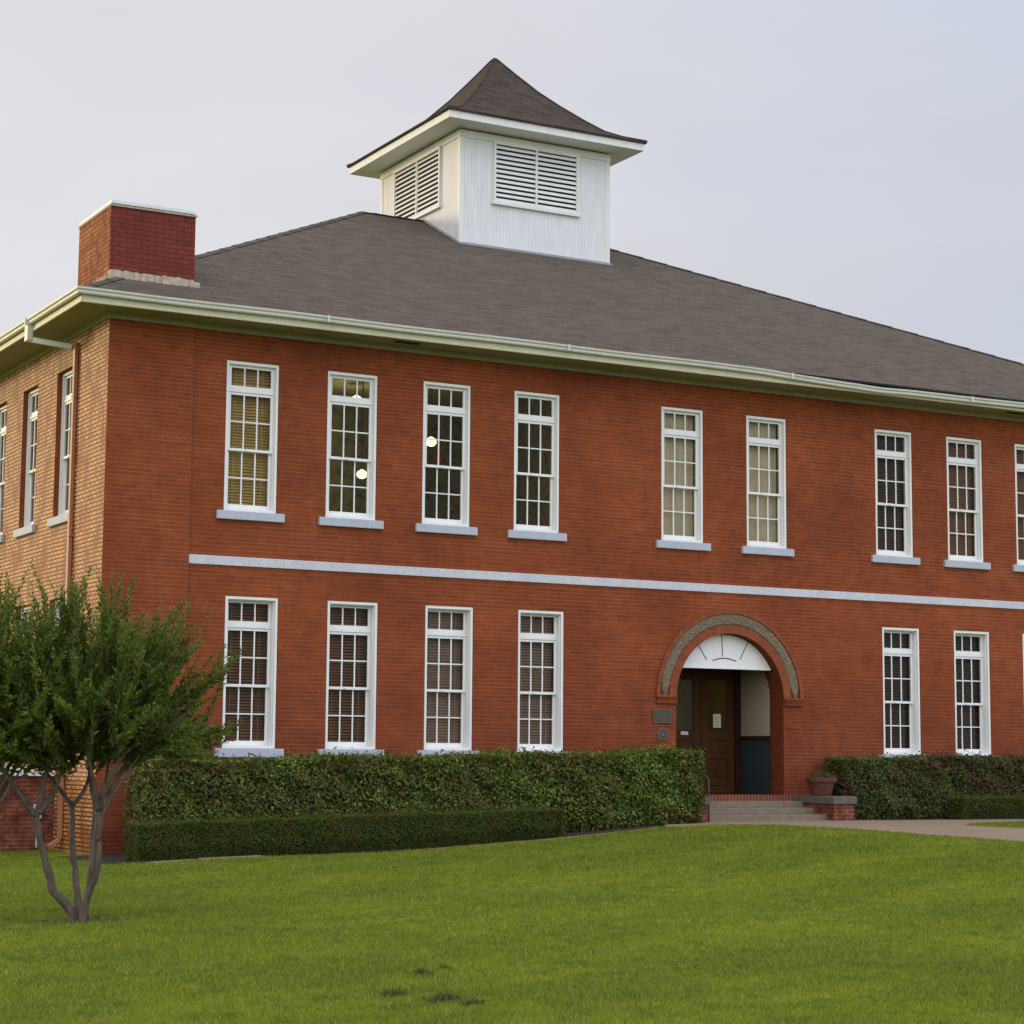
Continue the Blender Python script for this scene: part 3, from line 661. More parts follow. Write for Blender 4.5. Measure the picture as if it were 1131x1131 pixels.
for x, (bl, sl_, ti) in zip(UX, fr_u): make_window((x,0,US), 0, .012, .0, H_W, bl, sl_, ti)
fr_l = [('brown',True,34),('brown',True,34),('light',True,50),('light',True,46),('dark',True,36),('dark',True,36),('dark',True,36)]
for x, (bl, sl_, ti) in zip(LX, fr_l): make_window((x,0,LS), 0, .012, .085, H_W-.03, bl, sl_, ti)
for y in SY:
    make_window((0,y,US), R(-90), .105, -.045, H_W, 'light', True, 62)
    make_window((0,y,LS), R(-90), .105, -.045, H_W-.03, 'light', True, 62)
# rooms behind the glass
b = MB()
def room(x0, x1, y0, y1, z0, z1):
    b.quad((x0,y1,z0), (x1,y1,z0), (x1,y1,z1), (x0,y1,z1), 0); b.quad((x0,y0,z0), (x0,y1,z0), (x0,y1,z1), (x0,y0,z1), 0); b.quad((x1,y0,z0), (x1,y1,z0), (x1,y1,z1), (x1,y0,z1), 0)
    b.quad((x0,y0,z1), (x1,y0,z1), (x1,y1,z1), (x0,y1,z1), 1); b.quad((x0,y0,z0), (x1,y0,z0), (x1,y1,z0), (x0,y1,z0), 2)
room(.4, 4.1, .35, 6, 5.6, 9.70); room(4.2, 11.5, .35, 6.2, 5.6, 9.70); room(11.6, 17.2, .35, 6, 5.6, 9.7); room(17.3, 29.2, .35, 6, 5.6, 9.7)
room(.4, 11.4, .35, 6, .5, 5.2); room(17.3, 29.2, .35, 6, .5, 5.2)
room(.34, 4.0, 6.2, 12.5, 5.6, 9.7); room(.34, 4.0, 6.2, 12.5, .5, 5.2)
b.build('room_interior', [M_olive, M_ceil, M_woodfr], bld)

# ------------------------------------------------------------------ entrance
def ringseg(r0, r1, y0, y1, t0, t1, n, mb, m=0):
    ts = np.linspace(t0, t1, n+1)
    for a, c_ in zip(ts[:-1], ts[1:]):
        pts = [(ARCX+r0*math.cos(a), ARCZ+r0*math.sin(a)), (ARCX+r1*math.cos(a), ARCZ+r1*math.sin(a)), (ARCX+r1*math.cos(c_), ARCZ+r1*math.sin(c_)), (ARCX+r0*math.cos(c_), ARCZ+r0*math.sin(c_))]
        mb.prism(pts, lambda p: (p[0], y0, p[1]), lambda p: (p[0], y1, p[1]), m)
def rad_brick(name, n):
    m = NT(name); a = m.n('ShaderNodeSeparateXYZ'); m.l(m.pos(), a.inputs[0])
    dx = m.n('ShaderNodeMath', operation='SUBTRACT'); m.l(a.outputs[0], dx.inputs[0]); dx.inputs[1].default_value = ARCX
    dz = m.n('ShaderNodeMath', operation='SUBTRACT'); m.l(a.outputs[2], dz.inputs[0]); dz.inputs[1].default_value = ARCZ
    at = m.n('ShaderNodeMath', operation='ARCTAN2'); m.l(dz.outputs[0], at.inputs[0]); m.l(dx.outputs[0], at.inputs[1])
    c = m.n('ShaderNodeCombineXYZ'); m.l(at.outputs[0], c.inputs[0]); c.inputs[1].default_value = 4.5
    br = m.n('ShaderNodeTexBrick'); br.offset = 0; m.l(c.outputs[0], br.inputs[0]); br.inputs['Scale'].default_value = 1; br.inputs['Brick Width'].default_value = math.pi/n; br.inputs['Row Height'].default_value = 9
    br.inputs['Mortar Size'].default_value = .0055; br.inputs['Mortar Smooth'].default_value = .3
    br.inputs['Color1'].default_value = (.265,.064,.021,1); br.inputs['Color2'].default_value = (.20,.046,.017,1); br.inputs['Mortar'].default_value = (.19,.075,.042,1)
    nn = m.noise(m.swz('xyz'), 20, 3); m.base(m.mix(m.ramp(nn, [(.3,.4),(.7,0)]), br.outputs['Color'], (.6,.55,.55), 'MULTIPLY')); m.bump(nn, .2, .005); return m.mat
M_rad = rad_brick('arch_brick', 52)
b = MB(); ringseg(ARCR+.003, 1.645, -.03, .02, 0, math.pi, 52, b); arch = b.build('arch_ring', M_rad, bld)
b = MB(); ringseg(1.895, 1.985, -.055, .02, 0, math.pi, 60, b); b.build('hood_mould', M_rad, arch)
# rock-faced stone band: displaced surface
b = MB(); nt_, nr = 150, 9; t0, t1 = -.0, math.pi
for i in range(nt_+1):
    t = t0+(t1-t0)*i/nt_; e_ = min(1, min(i, nt_-i)/9)
    for k in range(nr+1):
        f_ = k/nr; r_ = 1.647 + (1.893-1.647)*(f_ if e_ >= 1 else (.5+(f_-.5)*(.2+.8*e_)))
        edge = 0 if k in (0, nr) else 1
        y = -.02 - edge*(.016+.022*random.random())
        b.v.append((ARCX+r_*math.cos(t), y, ARCZ+r_*math.sin(t)))
for i in range(nt_):
    for k in range(nr): b.f.append((i*(nr+1)+k, i*(nr+1)+k+1, (i+1)*(nr+1)+k+1, (i+1)*(nr+1)+k)); b.m.append(0)
b.build('stone_band', M_stone, arch)
for x0, x1 in ((ARCX-1.985, AX0-.0), (AX1, ARCX+1.985)):
    b = MB().box(x0, x1, -.06, .02, ARCZ-.02, ARCZ+.05).box(x0+.03, x1-.0, -.035, .02, ARCZ-.075, ARCZ-.02).box(x0, x1, -.055, .02, ARCZ-.13, ARCZ-.078)
    b.build('impost', M_brick, arch, bevel=.006)
# fanlight panel
zc = 3.37; hh = math.sqrt(ARCR**2-(zc-ARCZ)**2)-.01; a0 = math.atan2(zc-ARCZ, hh)
pts = [(ARCX+(ARCR-.008)*math.cos(t), ARCZ+(ARCR-.008)*math.sin(t)) for t in np.linspace(a0, math.pi-a0, 25)]
b = MB().prism(pts, lambda p: (p[0], .22, p[1]), lambda p: (p[0], .26, p[1])); b.box(ARCX-hh-.0, ARCX+hh, .205, .30, zc-.04, zc+.001)
fan = b.build('fanlight_panel', M_white, bld)
b = MB()
for xa, za, xb, zb in ((-.76,3.92,-.49,3.52), (-.08,4.09,-.06,3.61), (.64,3.97,.42,3.56)): b.tube([(ARCX+xa,.218,za), (ARCX+xb,.218,zb)], .011, 5)
b.tube([(ARCX-.33+.64*k/12, .218, 3.515+.055*math.sin(math.pi*k/12)) for k in range(13)], .013, 5)
b.build('batten', M_capstone, fan)  # raised battens in dark grey: their thin shadow lines put into the colour
# vestibule
VY = 1.68
b = MB()
b.quad((AX1-.012,.5,1.80), (AX1-.012,VY,1.80), (AX1-.012,VY,3.75), (AX1-.012,.5,3.75), 0); b.quad((AX0+.012,.5,1.80), (AX0+.012,VY,1.80), (AX0+.012,VY,3.75), (AX0+.012,.5,3.75), 0)
b.quad((AX1-.012,.5,FLOOR), (AX1-.012,VY,FLOOR), (AX1-.012,VY,1.80), (AX1-.012,.5,1.80), 1); b.quad((AX0+.012,.5,FLOOR), (AX0+.012,VY,FLOOR), (AX0+.012,VY,1.80), (AX0+.012,.5,1.80), 1)
b.quad((AX0,.3,3.75), (AX1,.3,3.75), (AX1,VY,3.75), (AX0,VY,3.75), 2); b.quad((AX0,.26,3.75), (AX1,.26,3.75), (AX1,.26,4.2), (AX0,.26,4.2), 2)
b.box(AX1-.05, AX1-.013, .5, VY, 1.78, 1.86, 3); b.box(AX0+.013, AX0+.05, .5, VY, 1.78, 1.86, 3)
b.quad((AX0,0,FLOOR-.004), (AX1,0,FLOOR-.004), (AX1,VY+.3,FLOOR-.004), (AX0,VY+.3,FLOOR-.004), 4)
b.build('vestibule', [M_cream, M_dado, M_woodfr, M_woodfr, M_chim], bld)
fr = MB()
fr.box(AX0, AX0+.12, VY-.06, VY+.08, FLOOR, 3.75); fr.box(AX1-.17, AX1-.013, VY-.06, VY+.08, FLOOR, 3.75); fr.box(AX0+.12, AX1-.17, VY-.06, VY+.08, 3.42, 3.75); fr.box(13.78, 13.92, VY-.05, VY+.08, FLOOR, 3.42)
fr.box(13.19, 13.78, VY-.0, VY+.06, FLOOR, 1.5); 
frame = fr.build('door_frame', M_woodfr, bld, bevel=.01)
MB().quad((13.19,VY+.03,1.5), (13.78,VY+.03,1.5), (13.78,VY+.03,3.42), (13.19,VY+.03,3.42)).build('sidelight_glass', M_glass, frame)
for x0 in (13.925, 14.865):
    x1 = x0+.93; m = MB(); st = .20; y0, y1 = VY-.01, VY+.04
    m.box(x0, x0+st, y0, y1, FLOOR+.01, 3.40); m.box(x1-st, x1, y0, y1, FLOOR+.01, 3.40); m.box(x0+st, x1-st, y0, y1, 3.14, 3.40); m.box(x0+st, x1-st, y0, y1, 1.76, 1.98)
    m.box(x0+st, x1-st, y0, y1, 1.34, 1.44); m.box(x0+st, x1-st, y0, y1, .92, 1.02); m.box(x0+st, x1-st, y0, y1, FLOOR+.01, .68)
    for za, zb in ((.68,.92),(1.02,1.34),(1.44,1.76)):
        m.box(x0+st, x1-st, y0+.025, y1-.005, za, zb); m.box(x0+st+.06, x1-st-.06, y0+.01, y0+.025, za+.05, zb-.05)
    dr = m.build('door', M_wood, bld, bevel=.006)
    MB().quad((x0+st,VY+.015,1.98), (x1-st,VY+.015,1.98), (x1-st,VY+.015,3.14), (x0+st,VY+.015,3.14)).build('door_glass', M_glass, dr)
    MB().tube([(x0+(.06 if x0 > 14.5 else .87), y0, 1.55), (x0+(.06 if x0 > 14.5 else .87), y0-.05, 1.55), (x0+(.06 if x0 > 14.5 else .87), y0-.075, 1.55)], [.02,.02,.032], 10).build('door_knob', M_bronze_l, dr, smooth=True)
b = MB(); b.quad((12.9,3.8,FLOOR), (16.2,3.8,FLOOR), (16.2,3.8,3.8), (12.9,3.8,3.8)); b.quad((12.9,VY+.1,FLOOR), (12.9,3.8,FLOOR), (12.9,3.8,3.8), (12.9,VY+.1,3.8)); b.quad((16.2,VY+.1,FLOOR), (16.2,3.8,FLOOR), (16.2,3.8,3.8), (16.2,VY+.1,3.8)); b.quad((12.9,VY+.1,3.8), (16.2,VY+.1,3.8), (16.2,3.8,3.8), (12.9,3.8,3.8)); b.quad((12.9,VY+.3,FLOOR-.002), (16.2,VY+.3,FLOOR-.002), (16.2,3.8,FLOOR-.002), (12.9,3.8,FLOOR-.002))
b.build('entrance_hall', paint('hall_wall', (.34,.28,.09), .8, .2, 1), bld)

MB().lathe([(.02,0),(.16,.02),(.18,.10),(.10,.16)], (14.4,2.9,3.55), 14).build('hall_lamp', emis('dim_hall_lamp', (1.0,.80,.35), 5.0), bld, smooth=True)
# entrance steps with cheek walls
stp = empty('entrance_steps', (14.5, -.9, 0), 'pale concrete steps with a brick edge between capped cheek walls at the arched doorway', 'steps')
sx0, sx1 = 12.80, 16.16
MB().box(sx0, sx1, -.20, .0, .10, FLOOR).build('brick_edge', M_rowlock, stp, bevel=.008)
for y0, y1, z in ((-1.30,-.85,.137), (-.85,-.47,.275), (-.47,-.20,.412)):
    MB().box(sx0, sx1, y0-.02, y1 if z < .4 else -.2, z-.14-(.1 if z < .2 else 0), z).build('step', M_step, stp, bevel=.012)
for x0, x1 in ((12.24, 12.82), (16.14, 16.70)):
    b = MB().box(x0+.0, x1, -1.58, 0, -.2, .365); b.m = [0,0,0,1,0,1]
    ck = b.build('cheek_wall', [M_low, M_low_side], stp)
    MB().box(x0-.04, x1+.05, -1.63, 0, .367, .535).build('cap_stone', M_capstone, ck, bevel=.018)
# things at the entrance
b = MB()
b.tube([(12.90,-1.48,0),(12.90,-1.48,.90),(12.90,-1.42,.955),(12.90,-.75,1.24),(12.90,-.06,1.42)], .022, 10)
b.tube([(12.90,-.10,1.41),(12.90,-.10,.50)], .02, 8)
tag(b.build('handrail', M_rail, org=(12.9,-1.48,0), smooth=True), 'thin dark green metal handrail rising beside the entrance steps', 'handrail')
pot = empty('flower_pot', (16.36,-.85,.535), 'terracotta flower pot with a sparse green plant on the right cheek wall', 'flower pot')
b = MB().lathe([(.20,0),(.225,.05),(.30,.30),(.305,.31),(.345,.315),(.35,.39),(.345,.40),(.30,.40),(.29,.36)], (16.36,-.85,.535), 28); b.build('pot', M_pot, pot, smooth=False)
MB().lathe([(.29,.355),(.20,.375),(.01,.385)], (16.36,-.85,.535), 20).build('soil', M_soil, pot)
def leafquads(P, D, U, L, Wd):
    """6-corner leaf: P base, D direction, U side vector, L length, Wd width"""
    n = len(P); L = L[:,None]; Wd = Wd[:,None]; N = np.cross(D, U)
    c = [P, P+D*L*.30+U*Wd*.46+N*L*.05, P+D*L*.65+U*Wd*.42+N*L*.03, P+D*L-N*L*.06, P+D*L*.65-U*Wd*.42+N*L*.03, P+D*L*.30-U*Wd*.46+N*L*.05]
    return np.stack(c, 1).reshape(-1, 3)
def unit(v): return v/np.maximum(1e-9, np.linalg.norm(v, axis=1, keepdims=True))
def rand_leaves(P, out, L0, W0, spread=.9, r=None):
    r = r or rng; n = len(P); Nn = unit(out + r.normal(0, spread, (n,3))*.85 + np.array([0,0,.35])); D = unit(np.cross(Nn, r.normal(0,1,(n,3)))); S = np.cross(Nn, D)
    return leafquads(P, D, S, L0*r.uniform(.5,1.35,n), W0*r.uniform(.6,1.2,n))
n = 420; th = rng.uniform(0, 2*math.pi, n); rr = .30*np.sqrt(rng.uniform(0,1,n)); P = np.stack([16.36+rr*np.cos(th), -.85+rr*np.sin(th), .535+.38+rng.uniform(0,.20,n)*(1-rr/.4)], 1)
npmesh('plant', rand_leaves(P, np.stack([np.cos(th), np.sin(th), np.full(n,.1)], 1), .09, .016), 6, [M_potleaf], pot, org=(16.36,-.85,.9))
b = MB().box(12.46, 12.94, -.030, -.004, 2.10, 2.40); pl = b.build('wall_plaque', M_bronze, org=(12.7,0,2.25), bevel=.006)
tag(pl, 'rectangular dark bronze plaque on the brick left of the arch, above the medallion', 'plaque')
b = MB().box(12.46, 12.94, -.036, -.031, 2.10, 2.118).box(12.46, 12.94, -.036, -.031, 2.382, 2.40).box(12.46, 12.478, -.036, -.031, 2.118, 2.382).box(12.922, 12.94, -.036, -.031, 2.118, 2.382)
for k in range(7): b.box(12.52+.03*(k in (0,6)), 12.88-.03*(k in (0,6)), -.034, -.031, 2.15+.03*k, 2.158+.03*k)
b.build('raised_border', M_bronze_l, pl)
pts = [(12.58,1.73),(12.84,1.73),(12.84,1.90)] + [(12.71+.13*math.cos(t), 1.90+.10*math.sin(t)) for t in np.linspace(.2, math.pi-.2, 9)] + [(12.58,1.90)]
md = MB().prism(pts, lambda p: (p[0],-.028,p[1]), lambda p: (p[0],-.003,p[1])).build('wall_medallion', M_bronze_l, org=(12.71,0,1.86))
tag(md, 'small arch-topped grey medallion on the brick below the rectangular plaque', 'medallion')
pt2 = [(12.71+(p[0]-12.71)*.82, 1.855+(p[1]-1.855)*.84) for p in pts]
me_ = MB().prism(pt2, lambda p: (p[0],-.031,p[1]), lambda p: (p[0],-.0285,p[1])).build('medallion_field', M_bronze, md)
b = MB(); b.prism([(12.71+.055*(1 if k % 2 == 0 else .42)*math.sin(k*math.pi/5), 1.845+.055*(1 if k % 2 == 0 else .42)*math.cos(k*math.pi/5)) for k in range(10)], lambda p: (p[0],-.035,p[1]), lambda p: (p[0],-.0312,p[1])); b.build('raised_star', M_bronze_l, md)
nb = MB().box(15.20, 15.41, VY-.022, VY-.012, 2.05, 2.36); nb2 = nb.build('paper_notice', M_paper, org=(15.3,VY,2.2)); tag(nb2, 'cream paper notice taped to the glass of the right door leaf', 'notice')
b = MB()
for k in range(7): b.box(15.225, 15.385-.03*(k % 3), VY-.0245, VY-.0225, 2.09+.034*k, 2.099+.034*k)
b.build('printed_lines', M_bronze_l, nb2)
tag(MB().box(14.30, 14.50, VY-.024, VY-.012, 1.87, 1.95).build('door_label', M_paper, org=(14.4,VY,1.9)), 'small white label strip on the left door leaf below its glass', 'label')
bell = MB().lathe([(.05,0),(.05,.02),(.03,.05),(.0,.055)], (0,0,0), 14)
bo = bell.build('door_bell', M_white, org=(AX0+.014,.62,2.18), rel=True); bo.rotation_euler = (0, R(90), 0); tag(bo, 'small round white door bell on the left wall of the entrance recess', 'door bell')

# lamps inside the upper rooms (seen through the clear upper windows)
def lamp(x, y, z, label, r=.10):
    t = empty('pendant_lamp', (x,y,9.70), label, 'lamp', 'globe lamps in the upper rooms')
    pr = [(.03,0)] + [(r*1.25*math.sin(t), -r-.01+r*math.cos(t)) for t in np.linspace(.35, math.pi-.12, 9)]
    MB().lathe(pr[::-1], (x,y,z+.13), 18).build('lamp_globe', M_lamp, t, smooth=True)
    pl_ = bpy.data.lights.new('lamp_light', 'POINT'); pl_.energy = 28; pl_.color = (1.0,.82,.45); pl_.shadow_soft_size = .12
    po = bpy.data.objects.new('lamp_light', pl_); COL.objects.link(po); po.parent = t; po.location = (0,0,z-9.70-.28)
    MB().tube([(x,y,z+.14),(x,y,9.70)], .012, 6).build('lamp_stem', M_bronze, t)
lamp(7.10, 4.0, 9.30, 'glowing globe lamp behind the transom of the second upper window from the left')
lamp(6.80, 3.0, 7.46, 'glowing lamp low in the second upper window from the left', .095)
lamp(8.24, 2.5, 8.24, 'glowing globe lamp behind the left panes of the third upper window')
lamp(2.7, 4.2, 8.0, 'glowing lamp behind the tan blind of the leftmost front upper window')
tag(MB().box(10.17, 10.42, 6.17, 6.195, 8.26, 8.60).build('wall_card', M_red, org=(10.3,6.19,8.4)), 'small red card on the back wall behind the third upper window', 'card')

# low side wall with white coping, left of the downspout
low = empty('areaway_wall', (-1.6, 2.6, -.55), 'low red brick wall with white coping projecting from the side wall behind the crape myrtle', 'wall')
b = MB().box(-6.5, -.005, 2.5, 2.8, -.9, .885); b.m = [0,0,0,1,0,1]; b.build('brickwork', [M_low, M_low_side], low)
MB().box(-6.56, -.005, 2.44, 2.86, .888, 1.07).build('coping', M_white, low, bevel=.012)
mb_ = empty('meter_box', (-.34, 2.5, .08), 'small grey utility box on the low brick wall behind the crape myrtle', 'utility box')
MB().box(-.42, -.26, 2.42, 2.498, .06, .34).build('case', M_box, mb_, bevel=.01); MB().tube([(-.34,2.46,.06),(-.34,2.46,-.5)], .018, 8).build('conduit', M_box, mb_)

# ------------------------------------------------------------------ hedges
def hedge(name, x0, x1, yf, yb, zb, ztl, ztr, nleaf, L, Wd, mat, label, group, seed, bumpy=.05):
    r = np.random.default_rng(seed)
    org = ((x0+x1)/2, (yf+yb)/2, float(gz((x0+x1)/2, (yf+yb)/2)))
    t = empty(name, org, label, 'hedge', group)
    ph = r.uniform(0, 6.28, 8)
    def top(x): return ztl + (ztr-ztl)*(x-x0)/(x1-x0)
    def wob(a, c): return bumpy*(np.sin(a*1.7+ph[0])*.5 + np.sin(a*4.1+ph[1]+c*2)*.35 + np.sin(a*9.3+c*7+ph[2])*.3 + np.sin(c*11+a*3+ph[3])*.3)
    hgt = (ztl+ztr)/2-zb; W = x1-x0; Dp = yb-yf
    areas = np.array([W*hgt, W*Dp, Dp*hgt, Dp*hgt, W*hgt*.25]); cnt = (nleaf*areas/areas.sum()).astype(int)
    Ps = []; Os = []
    def bottom(x): return gz(x, yf) + .03
    for k, c in enumerate(cnt):
        a, b_ = r.uniform(0,1,c), r.uniform(0,1,c); dep = np.abs(r.normal(0,.065,c))
        if k in (0, 4):
            x = x0+W*a; tz = top(x); z = bottom(x)+(tz-bottom(x))*b_**.9; y = (yf + wob(x, z) + dep) if k == 0 else (yb-wob(x, z)-dep); o = np.tile([0,-1.0 if k == 0 else 1.0,.25], (c,1))
            under = np.clip((z-bottom(x))/.25, 0, 1); y = y + (1-under)*.12*(1 if k == 0 else -1)
        elif k == 1:
            x = x0+W*a; y = yf+Dp*b_; z = top(x)+wob(x, y)*.6-dep*.8 + (r.uniform(0,1,c) > .93)*r.uniform(0,.13,c); o = np.tile([0,-.2,1.0], (c,1))
        else:
            y = yf+Dp*a; xx = x0 if k == 2 else x1; z = zb+(top(xx)-zb)*b_; z = bottom(xx)+(top(xx)-bottom(xx))*b_; s = 1 if k == 2 else -1; x = xx + s*(wob(y*3, z)+dep); o = np.tile([-s*1.0,0,.2], (c,1))
        Ps.append(np.stack([x,y,z],1)); Os.append(o)
    P = np.concatenate(Ps); O = np.concatenate(Os)
    npmesh('foliage', rand_leaves(P, O, L, Wd, .75, r), 6, [mat], t, org=org)
    b = MB(); n = max(4, int(W/.5)); i_ = .12+bumpy*.8
    for i in range(n):
        xa, xb = x0+i_+(W-2*i_)*i/n, x0+i_+(W-2*i_)*(i+1)/n
        za, zb2 = float(gz(xa,yf))-.1, float(gz(xb,yf))-.1; ta, tb = top(xa)-i_, top(xb)-i_
        b.add([(xa,yf+i_+.03,za),(xb,yf+i_+.03,zb2),(xb,yb-i_,zb2),(xa,yb-i_,za),(xa,yf+i_,ta),(xb,yf+i_,tb),(xb,yb-i_,tb),(xa,yb-i_,ta)], [(0,1,5,4),(4,5,6,7),(2,3,7,6)] + ([(3,0,4,7)] if i == 0 else []) + ([(1,2,6,5)] if i == n-1 else []))
    b.build('branches', M_core, t)
    return t
G = 'clipped hedges in front of the facade'
hedge('tall_hedge', .36, 12.42, -2.0, -.75, -.4, 1.20, 1.47, 66000, .078, .042, M_hedge, 'tall clipped hedge with yellow green leaves left of the entrance, under the four lower windows', G, 3, .10)
hedge('low_hedge', -.12, 8.50, -2.92, -2.15, -.45, .12, .34, 70000, .040, .022, M_box_leaf, 'low dark clipped hedge in front of the tall hedge left of the entrance', G, 4, .03)
hedge('tall_hedge', 16.92, 28.5, -1.0, -.2, 0, 1.36, 1.52, 52000, .078, .042, M_hedge_r, 'tall dark clipped hedge right of the entrance, behind the flower pot', G, 5, .09)
hedge('low_hedge', 19.75, 28.5, -1.70, -1.10, 0, .50, .56, 40000, .042, .022, M_box_leaf, 'low clipped hedge at the right edge in front of the tall dark hedge', G, 6, .03)

# ------------------------------------------------------------------ crape myrtles
def loc2(px, py, dep):                                          # the stem sketch: right, up (m) from the foot, and depth
    return ((px-85)*.0109, dep, (1020-py)*.0107)
STEMS = [
  ([(84,1018,0),(72,998,-.05),(60,984,-.10),(54,960,-.14),(45,926,-.18),(41,904,-.20)], .062,
     [[(41,904,-.2),(22,876,-.3),(5,850,-.45),(-25,810,-.6)], [(41,904,-.2),(46,867,-.1),(47,840,0),(40,800,.1)], [(44,900,-.2),(58,872,.0),(62,842,.1)]]),
  ([(85,1016,.05),(82,996,.12),(77,962,.20),(72,925,.26),(70,893,.3)], .052,
     [[(70,893,.3),(52,872,.35),(34,850,.45),(14,805,.6)], [(70,893,.3),(80,878,.35),(85,860,.4),(88,820,.5)]]),
  ([(90,1012,.12),(93,975,.22),(93.5,930,.30),(94,894,.36)], .046,
     [[(94,894,.36),(86,868,.45),(80,840,.6),(70,800,.8)], [(94,894,.36),(101,872,.5),(103,842,.65),(112,800,.9)]]),
  ([(90,1019,-.02),(97,985,-.08),(103,950,-.12),(107,915,-.15),(107,897,-.16)], .060,
     [[(107,897,-.16),(114,872,-.22),(127,850,-.3),(144,818,-.2),(150,798,-.15)], [(107,897,-.16),(120,868,0),(133,838,.1),(140,800,.2)], [(107,897,-.16),(104,868,-.3),(100,840,-.45),(96,800,-.6)]]),
  ([(92,1008,-.03),(101,983,-.14),(110,964,-.22),(110.5,942,-.25),(108,915,-.22)], .038,
     [[(109,930,-.24),(117,898,-.35),(131,872,-.4),(146,846,-.35),(160,826,-.2)]]),
]
def crape(base, rot, label, seed, dense=1.0):
    r = np.random.default_rng(seed); t = empty('crape_myrtle', base, label, 'tree', 'crape myrtle trees on the lawn')
    cy_, sy_ = math.cos(-YAW+rot), math.sin(-YAW+rot)
    def W3(p): return Vector((base[0]+p[0]*cy_-p[1]*sy_, base[1]+p[0]*sy_+p[1]*cy_, base[2]+p[2]))
    tips = []
    def smooth(pts, k=4):
        P = [np.array(p) for p in pts]; out_ = []
        for i in range(len(P)-1):
            a, b_, c, d = P[max(i-1,0)], P[i], P[i+1], P[min(i+2,len(P)-1)]
            for j in range(k):
                s = j/k; out_.append(.5*((2*b_)+(-a+c)*s+(2*a-5*b_+4*c-d)*s*s+(-a+3*b_-3*c+d)*s**3))
        out_.append(P[-1]); return out_
    for st, rad, brs in STEMS:
        pts = smooth([loc2(*p) for p in st]); n = len(pts); mb = MB()
        pts[0] = pts[0]-np.array([0,0,.06])
        rd = [rad*.74*(1.25-.5*i/(n-1))*(1.3 if i == 0 else 1) for i in range(n)]
        rd = [x*(1+r.uniform(-.10,.13)) for x in rd]; pts = [p+r.normal(0,.006,3) for p in pts]
        mb.tube([W3(p) for p in pts], rd, 9)
        for br in brs:
            q = smooth([loc2(*p) for p in br]); m_ = len(q)
            mb.tube([W3(p) for p in q], [max(.008, rad*.62*(1-.75*i/(m_-1))) for i in range(m_)], 7); tips += [np.array(q[-1])]*2 + [np.array(q[-3])]
        mb.build('trunk', M_bark, t, smooth=True)
    # secondary branches from the limb tips into the crown, then long leafy shoots
    twig = MB(); seg = []
    cen = np.array([.02, .1, 2.34])
    for tp in tips:
        for k in range(3):
            d = tp-np.array([0,0,1.3]); d = d/np.linalg.norm(d) + r.normal(0,.45,3); d[2] = abs(d[2])*.7+.25; d /= np.linalg.norm(d); L = r.uniform(.35,.8)
            e_ = tp+d*L; twig.tube([W3(tp), W3(tp+d*L*.5+r.normal(0,.03,3)), W3(e_)], [.014,.010,.006], 5, cap=False); seg.append((tp, e_))
    SP = []; SD = []; SL = []
    ns_ = int(400*dense)
    plumes = []
    for i in range(ns_):
        az = r.uniform(0, 2*math.pi); el = math.asin(r.uniform(-.16, 1.0)); el = max(el, R(-14))
        d = np.array([math.cos(az)*math.cos(el), math.sin(az)*math.cos(el), math.sin(el)])
        reach = (1.92 if el < R(55) else 2.10)*r.uniform(.62, 1.0)*(1.0 if r.uniform() < .85 else 1.10)
        if el < R(8): reach *= .86
        if i < 70: plumes.append((d, reach))
        elif r.uniform() < .80:
            d, rc = plumes[int(r.integers(0, len(plumes)))]; d = d + r.normal(0,.045,3); d /= np.linalg.norm(d); reach = rc*r.uniform(.80, 1.02); el = math.asin(max(-1, min(1, d[2])))
        tip = cen + d*np.array([reach*1.03, reach*.98, reach*.98]) + np.array([0,0,.0])
        L = r.uniform(.75, 1.45); dirn = d*.85 + np.array([0,0,.50]) + r.normal(0,.14,3); dirn /= np.linalg.norm(dirn)
        zmin = 1.50 + .62*r.uniform() + .11*math.hypot(tip[0], tip[1])
        if tip[2]-dirn[2]*L < zmin: L = max(.3, (tip[2]-zmin)/max(.2, dirn[2]))
        SP.append(tip-dirn*L); SD.append(dirn); SL.append(L)
    for i in range(int(200*dense)):                                     # inner shoots fill the heart of the crown
        az = r.uniform(0, 2*math.pi); rr_ = 1.1*math.sqrt(r.uniform()); z = r.uniform(2.0, 3.05)
        dirn = np.array([math.cos(az)*.5, math.sin(az)*.5, .8]) + r.normal(0,.25,3); dirn /= np.linalg.norm(dirn)
        SP.append(np.array([rr_*math.cos(az), rr_*math.sin(az), z])); SD.append(dirn); SL.append(r.uniform(.4,.9))
    for tp in tips:                                             # leafy sprays straight off the limb tips
        for k in range(2):
            dirn = np.array([tp[0]*.5, tp[1]*.5, .55]) + r.normal(0,.35,3); dirn /= np.linalg.norm(dirn); SP.append(tp - dirn*.15); SD.append(dirn); SL.append(r.uniform(.35,.8))
    for k in range(26):                                         # a few low drooping sprays on the right side
        az = r.uniform(-.7, .9); P0 = np.array([.75*math.cos(az)+.25, .6*math.sin(az), r.uniform(1.95, 2.25)]); dirn = np.array([math.cos(az), math.sin(az)*.8, r.uniform(-.05,.45)]); dirn /= np.linalg.norm(dirn)
        SP.append(P0); SD.append(dirn); SL.append(r.uniform(.45,.85))
    LP = []; LD = []; LS = []; LL = []
